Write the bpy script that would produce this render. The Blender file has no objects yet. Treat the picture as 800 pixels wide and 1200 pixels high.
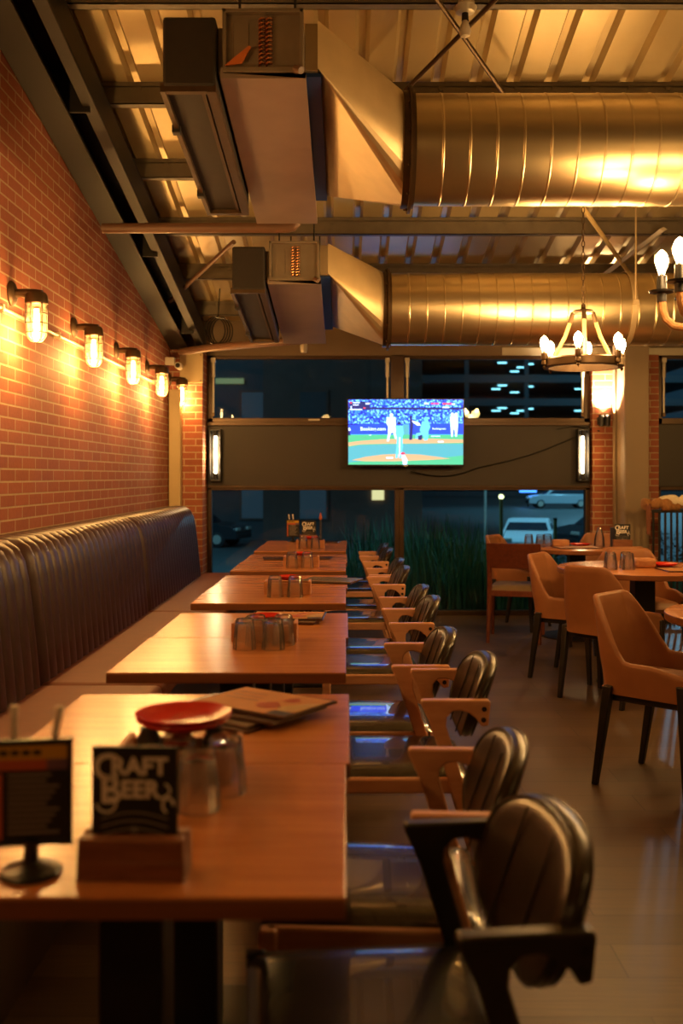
import bpy, math, random
from mathutils import Vector, Matrix, Euler
random.seed(7)
R = math.radians
SC = bpy.context.scene
COL = SC.collection
F, CX, CY, CZ = 1167.0, 405.0, 558.0, 1.34   # focal length in px, vanishing point, eye height

# ------------------------------------------------------------------ materials
def newmat(name):
    m = bpy.data.materials.new(name); m.use_nodes = True
    return m, m.node_tree.nodes, m.node_tree.links, m.node_tree.nodes['Principled BSDF']
def setp(b, **kw):
    for k, v in kw.items():
        k = k.replace('_', ' ')
        if k in b.inputs: b.inputs[k].default_value = v
def c4(c): return (c[0], c[1], c[2], 1)
def plain(name, col, rough=.5, metal=0, var=.12, scale=30, bump=0, coat=0, spec=.5):
    """one colour with fine noise variation"""
    m, n, l, b = newmat(name)
    setp(b, Roughness=rough, Metallic=metal); b.inputs['Coat Weight'].default_value = coat
    b.inputs['Specular IOR Level'].default_value = spec
    tc = n.new('ShaderNodeTexCoord'); nz = n.new('ShaderNodeTexNoise'); nz.inputs['Scale'].default_value = scale
    nz.inputs['Detail'].default_value = 4
    l.new(tc.outputs['Object'], nz.inputs['Vector'])
    mx = n.new('ShaderNodeMix'); mx.data_type = 'RGBA'
    mx.inputs[6].default_value = c4([x*(1-var) for x in col]); mx.inputs[7].default_value = c4([min(1, x*(1+var)) for x in col])
    l.new(nz.outputs['Fac'], mx.inputs[0]); l.new(mx.outputs[2], b.inputs['Base Color'])
    if bump:
        bp = n.new('ShaderNodeBump'); bp.inputs['Strength'].default_value = bump; bp.inputs['Distance'].default_value = .004
        l.new(nz.outputs['Fac'], bp.inputs['Height']); l.new(bp.outputs['Normal'], b.inputs['Normal'])
    return m
def emit(name, col, s):
    m, n, l, b = newmat(name)
    setp(b, Base_Color=c4((.02, .02, .02)), Emission_Color=c4(col), Emission_Strength=s)
    return m
def grain(name, ca, cb, rough=.35, stretch=(1.2, 14, 14), scale=3.0, coat=0, bump=.05, axis=None):
    m, n, l, b = newmat(name)
    setp(b, Roughness=rough); b.inputs['Coat Weight'].default_value = coat; b.inputs['Coat Roughness'].default_value = .2
    tc = n.new('ShaderNodeTexCoord'); mp = n.new('ShaderNodeMapping'); mp.inputs['Scale'].default_value = stretch
    oi = n.new('ShaderNodeObjectInfo')
    nz = n.new('ShaderNodeTexNoise'); nz.inputs['Scale'].default_value = scale; nz.inputs['Detail'].default_value = 6; nz.inputs['Distortion'].default_value = .6
    ad = n.new('ShaderNodeVectorMath'); ad.operation = 'ADD'
    l.new(tc.outputs['Object'], ad.inputs[0]); l.new(oi.outputs['Location'], ad.inputs[1])
    l.new(ad.outputs[0], mp.inputs['Vector']); l.new(mp.outputs[0], nz.inputs['Vector'])
    cr = n.new('ShaderNodeValToRGB'); cr.color_ramp.elements[0].color = c4(ca); cr.color_ramp.elements[1].color = c4(cb)
    cr.color_ramp.elements[0].position = .3; cr.color_ramp.elements[1].position = .72
    l.new(nz.outputs['Fac'], cr.inputs[0]); l.new(cr.outputs[0], b.inputs['Base Color'])
    bp = n.new('ShaderNodeBump'); bp.inputs['Strength'].default_value = bump; bp.inputs['Distance'].default_value = .002
    l.new(nz.outputs['Fac'], bp.inputs['Height']); l.new(bp.outputs['Normal'], b.inputs['Normal'])
    return m
def brickmat(name, swiz):
    """swiz: which object axes are (along, up)"""
    m, n, l, b = newmat(name)
    tc = n.new('ShaderNodeTexCoord'); sp = n.new('ShaderNodeSeparateXYZ'); cb = n.new('ShaderNodeCombineXYZ')
    l.new(tc.outputs['Object'], sp.inputs[0]); l.new(sp.outputs[swiz[0]], cb.inputs[0]); l.new(sp.outputs[swiz[1]], cb.inputs[1])
    br = n.new('ShaderNodeTexBrick'); br.offset = .5
    l.new(cb.outputs[0], br.inputs['Vector'])
    br.inputs['Color1'].default_value = c4((.46, .14, .07)); br.inputs['Color2'].default_value = c4((.37, .105, .052))
    br.inputs['Mortar'].default_value = c4((.60, .43, .26)); br.inputs['Scale'].default_value = 1
    br.inputs['Mortar Size'].default_value = .0052; br.inputs['Mortar Smooth'].default_value = .15; br.inputs['Bias'].default_value = 0
    br.inputs['Brick Width'].default_value = .215; br.inputs['Row Height'].default_value = .0625
    nz = n.new('ShaderNodeTexNoise'); nz.inputs['Scale'].default_value = 45; nz.inputs['Detail'].default_value = 6; l.new(tc.outputs['Object'], nz.inputs['Vector'])
    mx = n.new('ShaderNodeMix'); mx.data_type = 'RGBA'; mx.blend_type = 'MULTIPLY'; mx.inputs[0].default_value = .35
    l.new(br.outputs['Color'], mx.inputs[6]); l.new(nz.outputs['Color'], mx.inputs[7]); 
    gm = n.new('ShaderNodeRGBToBW'); l.new(nz.outputs['Color'], gm.inputs[0]); l.new(gm.outputs[0], mx.inputs[7])
    l.new(mx.outputs[2], b.inputs['Base Color']); setp(b, Roughness=.75)
    ma = n.new('ShaderNodeMath'); ma.operation = 'MULTIPLY_ADD'; ma.inputs[1].default_value = -1.0
    ms = n.new('ShaderNodeMath'); ms.operation = 'MULTIPLY'; ms.inputs[1].default_value = .25; l.new(nz.outputs['Fac'], ms.inputs[0])
    l.new(br.outputs['Fac'], ma.inputs[0]); l.new(ms.outputs[0], ma.inputs[2])
    bp = n.new('ShaderNodeBump'); bp.inputs['Strength'].default_value = .8; bp.inputs['Distance'].default_value = .006
    l.new(ma.outputs[0], bp.inputs['Height']); l.new(bp.outputs['Normal'], b.inputs['Normal'])
    return m
def floormat():
    m, n, l, b = newmat('floor_planks')
    tc = n.new('ShaderNodeTexCoord'); br = n.new('ShaderNodeTexBrick'); br.offset = .37
    l.new(tc.outputs['Object'], br.inputs['Vector'])
    br.inputs['Color1'].default_value = c4((.075, .043, .022)); br.inputs['Color2'].default_value = c4((.115, .068, .036))
    br.inputs['Mortar'].default_value = c4((.02, .012, .008)); br.inputs['Scale'].default_value = 1
    br.inputs['Mortar Size'].default_value = .0018; br.inputs['Brick Width'].default_value = 1.2; br.inputs['Row Height'].default_value = .19
    mp = n.new('ShaderNodeMapping'); mp.inputs['Scale'].default_value = (2, 40, 1); l.new(tc.outputs['Object'], mp.inputs[0])
    nz = n.new('ShaderNodeTexNoise'); nz.inputs['Scale'].default_value = 2.2; nz.inputs['Detail'].default_value = 7; l.new(mp.outputs[0], nz.inputs['Vector'])
    mx = n.new('ShaderNodeMix'); mx.data_type = 'RGBA'; mx.blend_type = 'OVERLAY'; mx.inputs[0].default_value = .75
    l.new(br.outputs['Color'], mx.inputs[6]); l.new(nz.outputs['Fac'], mx.inputs[7]); l.new(mx.outputs[2], b.inputs['Base Color'])
    mr = n.new('ShaderNodeMapRange'); mr.inputs[3].default_value = .3; mr.inputs[4].default_value = .55; l.new(nz.outputs['Fac'], mr.inputs[0]); l.new(mr.outputs[0], b.inputs['Roughness'])
    bp = n.new('ShaderNodeBump'); bp.inputs['Strength'].default_value = .12; bp.inputs['Distance'].default_value = .003; l.new(nz.outputs['Fac'], bp.inputs['Height']); l.new(bp.outputs['Normal'], b.inputs['Normal'])
    return m
def glassmat(name, col=(.97, .98, .98), rough=0.0):
    m, n, l, b = newmat(name)
    setp(b, Base_Color=c4(col), Roughness=rough, IOR=1.47, Transmission_Weight=1.0)
    return m
def panemat(name, tint=(.75, .9, .95), ior=1.4):
    m, n, l, b = newmat(name); n.remove(b)
    o = n['Material Output']; t = n.new('ShaderNodeBsdfTransparent'); t.inputs[0].default_value = c4(tint)
    g = n.new('ShaderNodeBsdfGlossy'); g.inputs['Roughness'].default_value = .01; fr = n.new('ShaderNodeFresnel'); fr.inputs[0].default_value = ior
    mx = n.new('ShaderNodeMixShader'); l.new(fr.outputs[0], mx.inputs[0]); l.new(t.outputs[0], mx.inputs[1]); l.new(g.outputs[0], mx.inputs[2]); l.new(mx.outputs[0], o.inputs[0])
    return m
def tumblermat():
    m, n, l, b = newmat('clear_glass'); n.remove(b); o = n['Material Output']
    t = n.new('ShaderNodeBsdfTransparent'); t.inputs[0].default_value = (1, 1, 1, 1)
    g = n.new('ShaderNodeBsdfGlossy'); g.inputs['Roughness'].default_value = .09
    fr = n.new('ShaderNodeFresnel'); fr.inputs[0].default_value = 1.35
    r = n.new('ShaderNodeBsdfGlass'); r.inputs['IOR'].default_value = 1.45; r.inputs['Roughness'].default_value = .02
    d = n.new('ShaderNodeBsdfTranslucent'); d.inputs[0].default_value = (.9, .92, .92, 1)
    md = n.new('ShaderNodeMixShader'); md.inputs[0].default_value = .035; l.new(t.outputs[0], md.inputs[1]); l.new(d.outputs[0], md.inputs[2])
    m0 = n.new('ShaderNodeMixShader'); m0.inputs[0].default_value = .2; l.new(md.outputs[0], m0.inputs[1]); l.new(r.outputs[0], m0.inputs[2])
    mx = n.new('ShaderNodeMixShader'); l.new(fr.outputs[0], mx.inputs[0]); l.new(m0.outputs[0], mx.inputs[1]); l.new(g.outputs[0], mx.inputs[2]); l.new(mx.outputs[0], o.inputs[0]); return m
def jarmat():
    m, n, l, b = newmat('jar_glass'); n.remove(b); o = n['Material Output']
    t = n.new('ShaderNodeBsdfTransparent'); t.inputs[0].default_value = (1, .95, .85, 1)
    d = n.new('ShaderNodeBsdfTranslucent'); d.inputs[0].default_value = (.9, .72, .4, 1)
    g = n.new('ShaderNodeBsdfGlossy'); g.inputs['Roughness'].default_value = .08; fr = n.new('ShaderNodeFresnel'); fr.inputs[0].default_value = 1.45
    m1 = n.new('ShaderNodeMixShader'); m1.inputs[0].default_value = .07; m2 = n.new('ShaderNodeMixShader')
    l.new(t.outputs[0], m1.inputs[1]); l.new(d.outputs[0], m1.inputs[2]); l.new(fr.outputs[0], m2.inputs[0]); l.new(m1.outputs[0], m2.inputs[1]); l.new(g.outputs[0], m2.inputs[2]); l.new(m2.outputs[0], o.inputs[0]); return m
def crowdmat():
    m, n, l, b = newmat('screen_crowd')
    tc = n.new('ShaderNodeTexCoord'); vo = n.new('ShaderNodeTexVoronoi'); vo.inputs['Scale'].default_value = 70; l.new(tc.outputs['Object'], vo.inputs['Vector'])
    bw = n.new('ShaderNodeRGBToBW'); l.new(vo.outputs['Color'], bw.inputs[0])
    cr = n.new('ShaderNodeValToRGB'); e = cr.color_ramp.elements
    e[0].position = .3; e[0].color = c4((.003, .014, .22)); e[1].position = .8; e[1].color = c4((.11, .40, .85))
    x = e.new(.55); x.color = c4((.008, .10, 1.0))
    l.new(bw.outputs[0], cr.inputs[0]); setp(b, Base_Color=c4((.02, .02, .02))); l.new(cr.outputs[0], b.inputs['Emission Color']); b.inputs['Emission Strength'].default_value = TVS
    return m
TVS = 3.0
M = {}
M['brick_y'] = brickmat('brick_left', (1, 2)); M['brick_x'] = brickmat('brick_far', (0, 2))
M['floor'] = floormat()
M['roof'] = plain('roof_sheet', (.56, .45, .25), .34, .5, .12, 4)
M['steel'] = plain('painted_steel', (.011, .0085, .0065), .55, 0, .2, 12)
M['purlin'] = plain('purlin_steel', (.16, .135, .10), .5, .5, .25, 14)
M['galv'] = plain('galvanised', (.66, .54, .34), .33, 1.0, .10, 7, bump=.02)
M['galv2'] = plain('galvanised_dull', (.60, .48, .30), .45, .8, .16, 9)
M['coilbox'] = plain('coil_box_metal', (.30, .25, .19), .5, .5, .25, 10)
M['drip'] = plain('drip_panel_metal', (.42, .34, .29), .42, .55, .18, 5)
M['ductfoam'] = plain('black_insulation', (.022, .017, .013), .65, 0, .3, 25)
M['bluefilm'] = plain('blue_film', (.02, .06, .24), .3, .2, .15, 6)
M['copper'] = plain('copper', (.55, .25, .12), .3, 1.0, .1, 20)
M['orange_tag'] = plain('orange_tag', (.65, .18, .04), .5, 0, .15, 30)
M['brownpipe'] = plain('brown_pipe', (.17, .09, .055), .45, 0, .15, 15)
M['header'] = plain('header_paint', (.20, .145, .09), .6, 0, .08, 5)
M['cream'] = plain('cream_paint', (.55, .42, .22), .55, 0, .06, 8)
M['olive'] = plain('column_paint', (.26, .19, .12), .55, 0, .08, 6)
M['panel'] = plain('dark_blind', (.034, .026, .020), .5, 0, .12, 3)
M['frame'] = plain('brown_aluminium', (.07, .04, .022), .35, .4, .15, 10)
M['palemetal'] = plain('pale_metal', (.6, .55, .46), .4, .3, .05, 10)
M['black'] = plain('black_metal', (.014, .013, .013), .38, .2, .2, 30)
M['blackplastic'] = plain('black_plastic', (.012, .012, .012), .3, 0, .15, 40)
M['bronze'] = plain('bronze_fixture', (.10, .062, .032), .45, .7, .25, 25)
M['leather'] = plain('oxblood_leather', (.040, .014, .013), .38, 0, .3, 22, bump=.12)
M['seatleather'] = plain('tan_bench_leather', (.17, .046, .02), .55, 0, .18, 14, bump=.1)
M['blackleather'] = plain('black_leather', (.022, .014, .010), .28, 0, .3, 18, bump=.14)
M['seatvinyl'] = plain('black_seat_vinyl', (.016, .014, .013), .27, 0, .3, 7, bump=.08, coat=.8, spec=.9)
M['tan'] = plain('tan_leather', (.32, .125, .048), .45, 0, .14, 16, bump=.05)
M['blackwood'] = plain('black_wood', (.016, .012, .010), .4, 0, .25, 20)
M['blackframe'] = plain('black_lacquer', (.02, .016, .013), .34, 0, .25, 20)
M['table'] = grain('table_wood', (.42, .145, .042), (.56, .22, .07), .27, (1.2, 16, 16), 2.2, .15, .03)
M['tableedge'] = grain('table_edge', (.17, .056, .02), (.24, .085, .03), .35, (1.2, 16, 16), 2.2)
M['chairwood'] = grain('chair_wood', (.56, .26, .145), (.68, .35, .20), .38, (2, 12, 12), 3)
M['redwood'] = grain('red_wood', (.10, .022, .010), (.15, .038, .016), .35, (2, 12, 12), 3)
M['khaki'] = plain('khaki_fabric', (.15, .095, .04), .7, 0, .15, 60, bump=.1)
M['caddy'] = grain('caddy_wood', (.42, .17, .07), (.55, .25, .11), .5, (3, 14, 14), 4)
M['darkblock'] = grain('block_wood', (.17, .06, .028), (.26, .10, .045), .5, (3, 14, 14), 4)
M['red'] = plain('red_melamine', (.55, .022, .012), .25, 0, .06, 10)
M['glass'] = tumblermat(); M['jar'] = jarmat(); M['bulbglass'] = panemat('bulb_glass', (1, .95, .86), 1.45)
M['clearplastic'] = plain('frosted_plastic', (.85, .78, .7), .25, 0, .05, 10)
M['pane'] = panemat('window_glass', (.66, .84, .92), 1.36)
M['kraft'] = plain('kraft_cover', (.44, .19, .06), .6, 0, .15, 20); M['menudark'] = plain('menu_dark', (.06, .028, .018), .22, 0, .3, 12)
M['menugrey'] = plain('menu_grey', (.20, .15, .12), .2, 0, .5, 9); M['menured'] = plain('menu_red', (.38, .08, .04), .35, 0, .1, 20)
M['menucream'] = plain('menu_cream', (.5, .33, .15), .35, 0, .1, 20); M['menublue'] = plain('menu_navy', (.05, .05, .08), .35, 0, .1, 20)
M['chalk'] = plain('chalkboard', (.012, .011, .012), .5, 0, .2, 30); M['white'] = plain('white_ink', (.85, .80, .76), .6, 0, .05, 30)
M['greyink'] = plain('grey_ink', (.26, .22, .20), .6, 0, .1, 30); M['goldink'] = plain('gold_ink', (.45, .27, .10), .6, 0, .1, 30)
M['yellow'] = plain('yellow_print', (.55, .30, .02), .5, 0, .05, 30); M['orange'] = plain('orange_print', (.45, .09, .03), .5, 0, .05, 30); M['purple'] = plain('purple_print', (.16, .08, .12), .5, 0, .05, 30)
M['dish'] = plain('glazed_dark', (.03, .025, .022), .25, 0, .2, 20)
M['rope'] = plain('rope', (.45, .23, .09), .8, 0, .3, 120, bump=.5); M['palerope'] = plain('pale_rope', (.60, .44, .20), .8, 0, .25, 120, bump=.5)
M['fur'] = plain('tan_wool', (.36, .17, .06), .85, 0, .35, 90, bump=.8); M['cream_fur'] = plain('cream_wool', (.82, .72, .55), .85, 0, .15, 90, bump=.6)
WARM = (1, .53, .15)
M['bulb'] = emit('bulb_glow', (1, .66, .34), 95); M['filament'] = emit('lamp_glow', (1, .60, .24), 130); M['tubeglow'] = emit('tube_glow', (1, .70, .38), 50)
M['uplight'] = emit('uplight_lens', (1, .68, .36), 120)
M['s_green'] = emit('screen_green', (.035, .25, .13), TVS); M['s_green2'] = emit('screen_teal', (.04, .20, .24), TVS); M['s_dirt'] = emit('screen_dirt', (.33, .20, .11), TVS)
M['s_blue'] = emit('screen_blue', (.006, .04, .85), TVS); M['s_navy'] = emit('screen_navy', (.006, .012, .08), TVS); M['s_white'] = emit('screen_white', (.40, .55, .85), TVS)
M['s_cyan'] = emit('screen_cyan', (.07, .33, .60), TVS); M['s_red'] = emit('screen_red', (.4, .03, .06), TVS); M['s_crowd'] = crowdmat()
M['asphalt'] = plain('asphalt', (.05, .062, .062), .6, 0, .3, 3); M['facade'] = plain('night_facade', (.10, .12, .125), .8, 0, .2, 2); M['facade2'] = plain('brown_facade', (.20, .12, .09), .8, 0, .2, 2)
M['bay'] = plain('parking_deck', (.06, .075, .08), .7, 0, .2, 2)
M['carsilver'] = plain('silver_paint', (.55, .62, .66), .25, .3, .05, 3); M['cardark'] = plain('dark_paint', (.03, .04, .045), .22, .3, .1, 3); M['carwhite'] = plain('white_paint', (.62, .68, .70), .3, 0, .04, 3)
M['tyre'] = plain('tyre_rubber', (.015, .015, .015), .7, 0, .2, 20); M['carglass'] = plain('car_glass', (.02, .03, .04), .1, 0, .1, 5)
M['grass'] = plain('grass_blade', (.055, .16, .075), .6, 0, .45, 1.3); M['soil'] = plain('soil', (.03, .05, .03), .9, 0, .3, 6)
M['cyanlight'] = emit('deck_lamp', (.45, .95, 1), 3.2); M['coldlight'] = emit('cold_lamp', (.6, .9, 1), 8); M['yellowlight'] = emit('street_lamp_glow', (1, .75, .3), 5); M['warmreflection'] = emit('reflected_lamp', (1, .62, .25), 1.6); M['greenwin'] = emit('lit_window_green', (.8, .75, .3), .3); M['dimwin'] = emit('dim_window', (.10, .16, .2), .2); M['bluesign'] = emit('blue_sign', (.1, .3, 1), 3)
M['postyellow'] = plain('post_paint', (.4, .33, .1), .5, 0, .1, 10); M['leafgreen'] = plain('hedge_leaf', (.05, .07, .05), .7, 0, .5, 2)

# ------------------------------------------------------------------ mesh builder
class MB:
    def __init__(s): s.v = []; s.f = []; s.mi = []; s.cur = 0; s.T = None
    def add(s, vs, fs):
        o = len(s.v)
        for p in vs:
            p = Vector(p); s.v.append(s.T @ p if s.T is not None else p)
        for f in fs: s.f.append([o+i for i in f]); s.mi.append(s.cur)
        return s
    def box(s, x0, x1, y0, y1, z0, z1):
        return s.add([(x0,y0,z0),(x1,y0,z0),(x1,y1,z0),(x0,y1,z0),(x0,y0,z1),(x1,y0,z1),(x1,y1,z1),(x0,y1,z1)],
                     [(3,2,1,0),(4,5,6,7),(0,1,5,4),(1,2,6,5),(2,3,7,6),(3,0,4,7)])
    def hexa(s, p):   # 8 points, same order as box
        return s.add(p, [(3,2,1,0),(4,5,6,7),(0,1,5,4),(1,2,6,5),(2,3,7,6),(3,0,4,7)])
    def prism(s, pts, fn, a, b):
        n = len(pts); vs = [fn(p[0], p[1], a) for p in pts] + [fn(p[0], p[1], b) for p in pts]
        fs = [list(range(n))[::-1], list(range(n, 2*n))] + [(i, (i+1) % n, n+(i+1) % n, n+i) for i in range(n)]
        return s.add(vs, fs)
    def loft(s, rings, caps=True, closed=True):
        n = len(rings[0]); vs = [p for r in rings for p in r]; fs = []
        for i in range(len(rings)-1):
            for j in range(n if closed else n-1):
                a = i*n+j; b = i*n+(j+1) % n; fs.append((a, b, b+n, a+n))
        if caps: fs.append(list(range(n))[::-1]); fs.append([(len(rings)-1)*n+j for j in range(n)])
        return s.add(vs, fs)
    def tube(s, path, r, seg=10, caps=True, closed=False, flat=1.0):
        P = [Vector(p) for p in path]; n = len(P); rings = []; up = None
        for i in range(n):
            if closed: t = (P[(i+1) % n]-P[i-1]).normalized()
            else: t = (P[min(i+1, n-1)]-P[max(i-1, 0)]).normalized()
            if up is None:
                up = Vector((0,0,1)) if abs(t.z) < .9 else Vector((1,0,0))
            a = t.cross(up).normalized(); up = a.cross(t).normalized()
            rr = r[i] if isinstance(r, (list, tuple)) else r
            rings.append([P[i]+(a*math.cos(2*math.pi*k/seg)+up*flat*math.sin(2*math.pi*k/seg))*rr for k in range(seg)])
        if closed: rings.append(rings[0]); return s.loft(rings, False)
        return s.loft(rings, caps)
    def lathe(s, prof, seg=24, o=(0,0,0), axis='z', caps=False, ph=0):
        rings = []
        for r, z in prof:
            ring = []
            for k in range(seg):
                a = 2*math.pi*k/seg+ph; x, y = r*math.cos(a), r*math.sin(a)
                p = (x, y, z) if axis == 'z' else ((z, x, y) if axis == 'x' else (y, z, x))
                ring.append((p[0]+o[0], p[1]+o[1], p[2]+o[2]))
            rings.append(ring)
        return s.loft(rings, caps)
    def grid(s, fn, nu, nv):
        vs = [fn(i/nu, j/nv) for i in range(nu+1) for j in range(nv+1)]
        return s.add(vs, [(i*(nv+1)+j, (i+1)*(nv+1)+j, (i+1)*(nv+1)+j+1, i*(nv+1)+j+1) for i in range(nu) for j in range(nv)])
    def sphere(s, c, r, seg=16, rings=10, sx=1, sy=1, sz=1):
        prof = [(max(1e-4, math.sin(math.pi*i/rings))*r, -math.cos(math.pi*i/rings)*r) for i in range(rings+1)]
        o = len(s.v); T = s.T; s.T = None; s.lathe(prof, seg); s.T = T
        for i in range(o, len(s.v)):
            p = s.v[i]; q = Vector((p.x*sx+c[0], p.y*sy+c[1], p.z*sz+c[2])); s.v[i] = T @ q if T is not None else q
        return s
    def build(s, name, mat, parent=None, smooth=35, bevel=0, seg=2, sub=0):
        me = bpy.data.meshes.new(name); me.from_pydata([tuple(p) for p in s.v], [], s.f); me.update()
        mats = mat if isinstance(mat, (list, tuple)) else [mat]
        for m in mats: me.materials.append(m)
        if len(mats) > 1: me.polygons.foreach_set('material_index', s.mi)
        import bmesh
        b = bmesh.new(); b.from_mesh(me); bmesh.ops.remove_doubles(b, verts=b.verts, dist=1e-6); bmesh.ops.recalc_face_normals(b, faces=b.faces); b.to_mesh(me); b.free()
        if smooth:
            me.polygons.foreach_set('use_smooth', [True]*len(me.polygons)); me.set_sharp_from_angle(angle=R(smooth))
        o = bpy.data.objects.new(name, me); COL.objects.link(o)
        if parent is not None: o.parent = parent
        if bevel:
            d = o.modifiers.new('Bevel', 'BEVEL'); d.width = bevel; d.segments = seg; d.limit_method = 'ANGLE'; d.angle_limit = R(40)
        if sub:
            d = o.modifiers.new('Sub', 'SUBSURF'); d.levels = sub; d.render_levels = sub
        return o
def tag(o, label=None, cat=None, group=None, kind=None):
    if label: o['label'] = label
    if cat: o['category'] = cat
    if group: o['group'] = group
    if kind: o['kind'] = kind
    return o
def thing(name, label, cat, loc=(0,0,0), rz=0, group=None):
    o = bpy.data.objects.new(name, None); COL.objects.link(o); o.location = loc; o.rotation_euler = (0,0,rz); o.empty_display_size = .1
    return tag(o, label, cat, group)
def struct(o): o['kind'] = 'structure'; return o
def dup(root, loc, rz=0, label=None, group=None):
    r = root.copy(); COL.objects.link(r); r.location = loc; r.rotation_euler = (0,0,rz)
    if label: r['label'] = label
    if group: r['group'] = group
    for ch in list(root.children):
        c = ch.copy(); COL.objects.link(c); c.parent = r
        for g in list(ch.children):
            d = g.copy(); COL.objects.link(d); d.parent = c
    return r
def light(name, loc, power, col=WARM, r=.05):
    L = bpy.data.lights.new(name, 'POINT'); L.energy = power; L.color = col; L.shadow_soft_size = r
    o = bpy.data.objects.new(name, L); COL.objects.link(o); o.location = loc; return o
def spot(name, loc, power, col, deg=130):
    L = bpy.data.lights.new(name, 'SPOT'); L.energy = power; L.color = col; L.shadow_soft_size = .3; L.spot_size = R(deg); L.spot_blend = .4
    o = bpy.data.objects.new(name, L); COL.objects.link(o); o.location = loc; return o
def text_verts(txt, size, bold=0):
    """glyph outlines of the built-in font as triangles, centred on its own box"""
    cu = bpy.data.curves.new('t', 'FONT'); cu.body = txt; cu.size = size; cu.align_x = 'CENTER'; cu.align_y = 'CENTER'; cu.offset = bold; cu.resolution_u = 3
    o = bpy.data.objects.new('t', cu); COL.objects.link(o)
    me = o.to_mesh(); vs = [v.co.copy() for v in me.vertices]; fs = [list(p.vertices) for p in me.polygons]
    o.to_mesh_clear(); bpy.data.objects.remove(o); bpy.data.curves.remove(cu)
    return vs, fs
def text_on(mb, txt, size, fn, bold=0, sx=1):
    vs, fs = text_verts(txt, size, bold); mb.add([fn(p.x*sx, p.y) for p in vs], fs)
ORD = ['first', 'second', 'third', 'fourth', 'fifth', 'sixth', 'seventh', 'eighth', 'ninth', 'tenth', 'eleventh', 'twelfth']
# ------------------------------------------------------------------ the room
def zr(y): return 4.60-.184*y            # underside of the roof sheet
def ztop(y): return zr(y)+.06
XR, YB, YF = 6.2, -3.2, 9.6              # right wall, wall behind the camera, window wall
WX = -1.64                               # left brick wall
struct(MB().box(WX-.3, XR+.2, YB-.2, YF+.12, -.1, 0).build('floor', M['floor'], smooth=0))
mb = MB(); mb.prism([(YB, 0), (YF+.1, 0), (YF+.1, zr(YF)+.02), (YB, zr(YB)+.02)], lambda a, b, t: (t, a, b), WX-.2, WX)
struct(mb.build('wall_left', M['brick_y'], smooth=0))
mb = MB(); mb.prism([(YB, 0), (YF+.1, 0), (YF+.1, zr(YF)+.02), (YB, zr(YB)+.02)], lambda a, b, t: (t, a, b), XR, XR+.15)
struct(mb.build('wall_right', M['header'], smooth=0))
struct(MB().box(WX, XR, YB-.15, YB, 0, zr(YB)).build('wall_back', M['header'], smooth=0))
# corrugated roof sheet
prof = []; x = WX-.15; P_ = .213
while x < XR+.2:
    prof += [(x, 0), (x+.138, 0), (x+.156, .042), (x+.192, .042)]; x += P_
mb = MB()
y0, y1 = YB-.2, YF+.25
rings = [[(px, yy, zr(yy)+pz) for px, pz in prof] for yy in (y0, y1)]
rings += [[(px, yy, zr(yy)+pz+.012) for px, pz in prof] for yy in (y1, y0)]
mb.loft(rings+[rings[0]], caps=False, closed=False)
struct(mb.build('ceiling', M['roof'], smooth=20))
# rafter: an I-beam running up along the left wall
def zb(y): return 4.23-.184*y
def sloped(mb, xa, xb, ya, yb, lo, hi):
    return mb.hexa([(xa,ya,zb(ya)+lo),(xb,ya,zb(ya)+lo),(xb,yb,zb(yb)+lo),(xa,yb,zb(yb)+lo),(xa,ya,zb(ya)+hi),(xb,ya,zb(ya)+hi),(xb,yb,zb(yb)+hi),(xa,yb,zb(yb)+hi)])
mb = MB(); sloped(mb, WX+.005, -1.47, YB, 9.5, 0, .022); sloped(mb, WX+.02, -1.56, YB, 9.5, .022, .235); sloped(mb, WX+.005, -1.33, YB, 9.5, .235, .25); sloped(mb, -1.40, -1.33, YB, 9.5, .05, .062); sloped(mb, -1.342, -1.33, YB, 9.5, .062, .235)
for yy in (1.5, 3.4, 5.3, 7.2, 8.9):
    sloped(mb, WX+.03, -1.36, yy, yy+.012, .022, .235)
struct(mb.build('ceiling_rafter', M['steel'], smooth=0, bevel=.003))
# purlins: cold-rolled C sections crossing under the sheet
for k, yy in enumerate((-1.26, -.4, .46, 1.32, 2.18, 3.04, 3.90, 4.76, 5.62, 6.48, 7.34, 8.2, 9.06)):
    mb = MB(); z1 = zr(yy)-.002; z0 = z1-.125
    mb.box(WX+.02, XR, yy-.003, yy+.003, z0, z1); mb.box(WX+.02, XR, yy-.003, yy+.06, z0, z0+.005); mb.box(WX+.02, XR, yy+.055, yy+.06, z0, z0+.025); mb.box(WX+.02, XR, yy-.003, yy+.05, z1-.03, z1-.025)
    for j in range(30):
        xx = WX+.21+j*P_*1.0+.05
        if xx < XR: mb.box(xx-.012, xx+.012, yy-.012, yy-.003, z1-.05, z1-.03)
    struct(mb.build('ceiling_purlin', M['purlin'], smooth=0))
# window wall, all in metres: sill 0, panel 1.24-1.84, upper lights 1.90-2.49
def wbox(name, mat, *b, bevel=.004): return struct(MB().box(*b).build(name, mat, smooth=0, bevel=bevel))
wbox('wall_far', M['header'], WX, XR, YF-.02, YF+.1, 2.50, 2.86)
def window(name, xa, xb, za, zb_, bar=.05, mull=()):
    g = MB().box(xa+.01, xb-.01, YF+.035, YF+.041, za+.01, zb_-.01).build(name, M['pane'], smooth=0); struct(g)
    f = MB()
    f.box(xa, xb, YF-.02, YF+.07, za, za+bar); f.box(xa, xb, YF-.02, YF+.07, zb_-.035, zb_); f.box(xa, xa+bar, YF-.02, YF+.07, za, zb_); f.box(xb-bar, xb, YF-.02, YF+.07, za, zb_)
    for a, b in mull: f.box(a, b, YF-.03, YF+.07, za, zb_)
    f.build('window_frame', M['frame'], g, smooth=0, bevel=.004)
    return g
XL, XM1, XM2, XE = -1.335, .41, .57, 2.35
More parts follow.
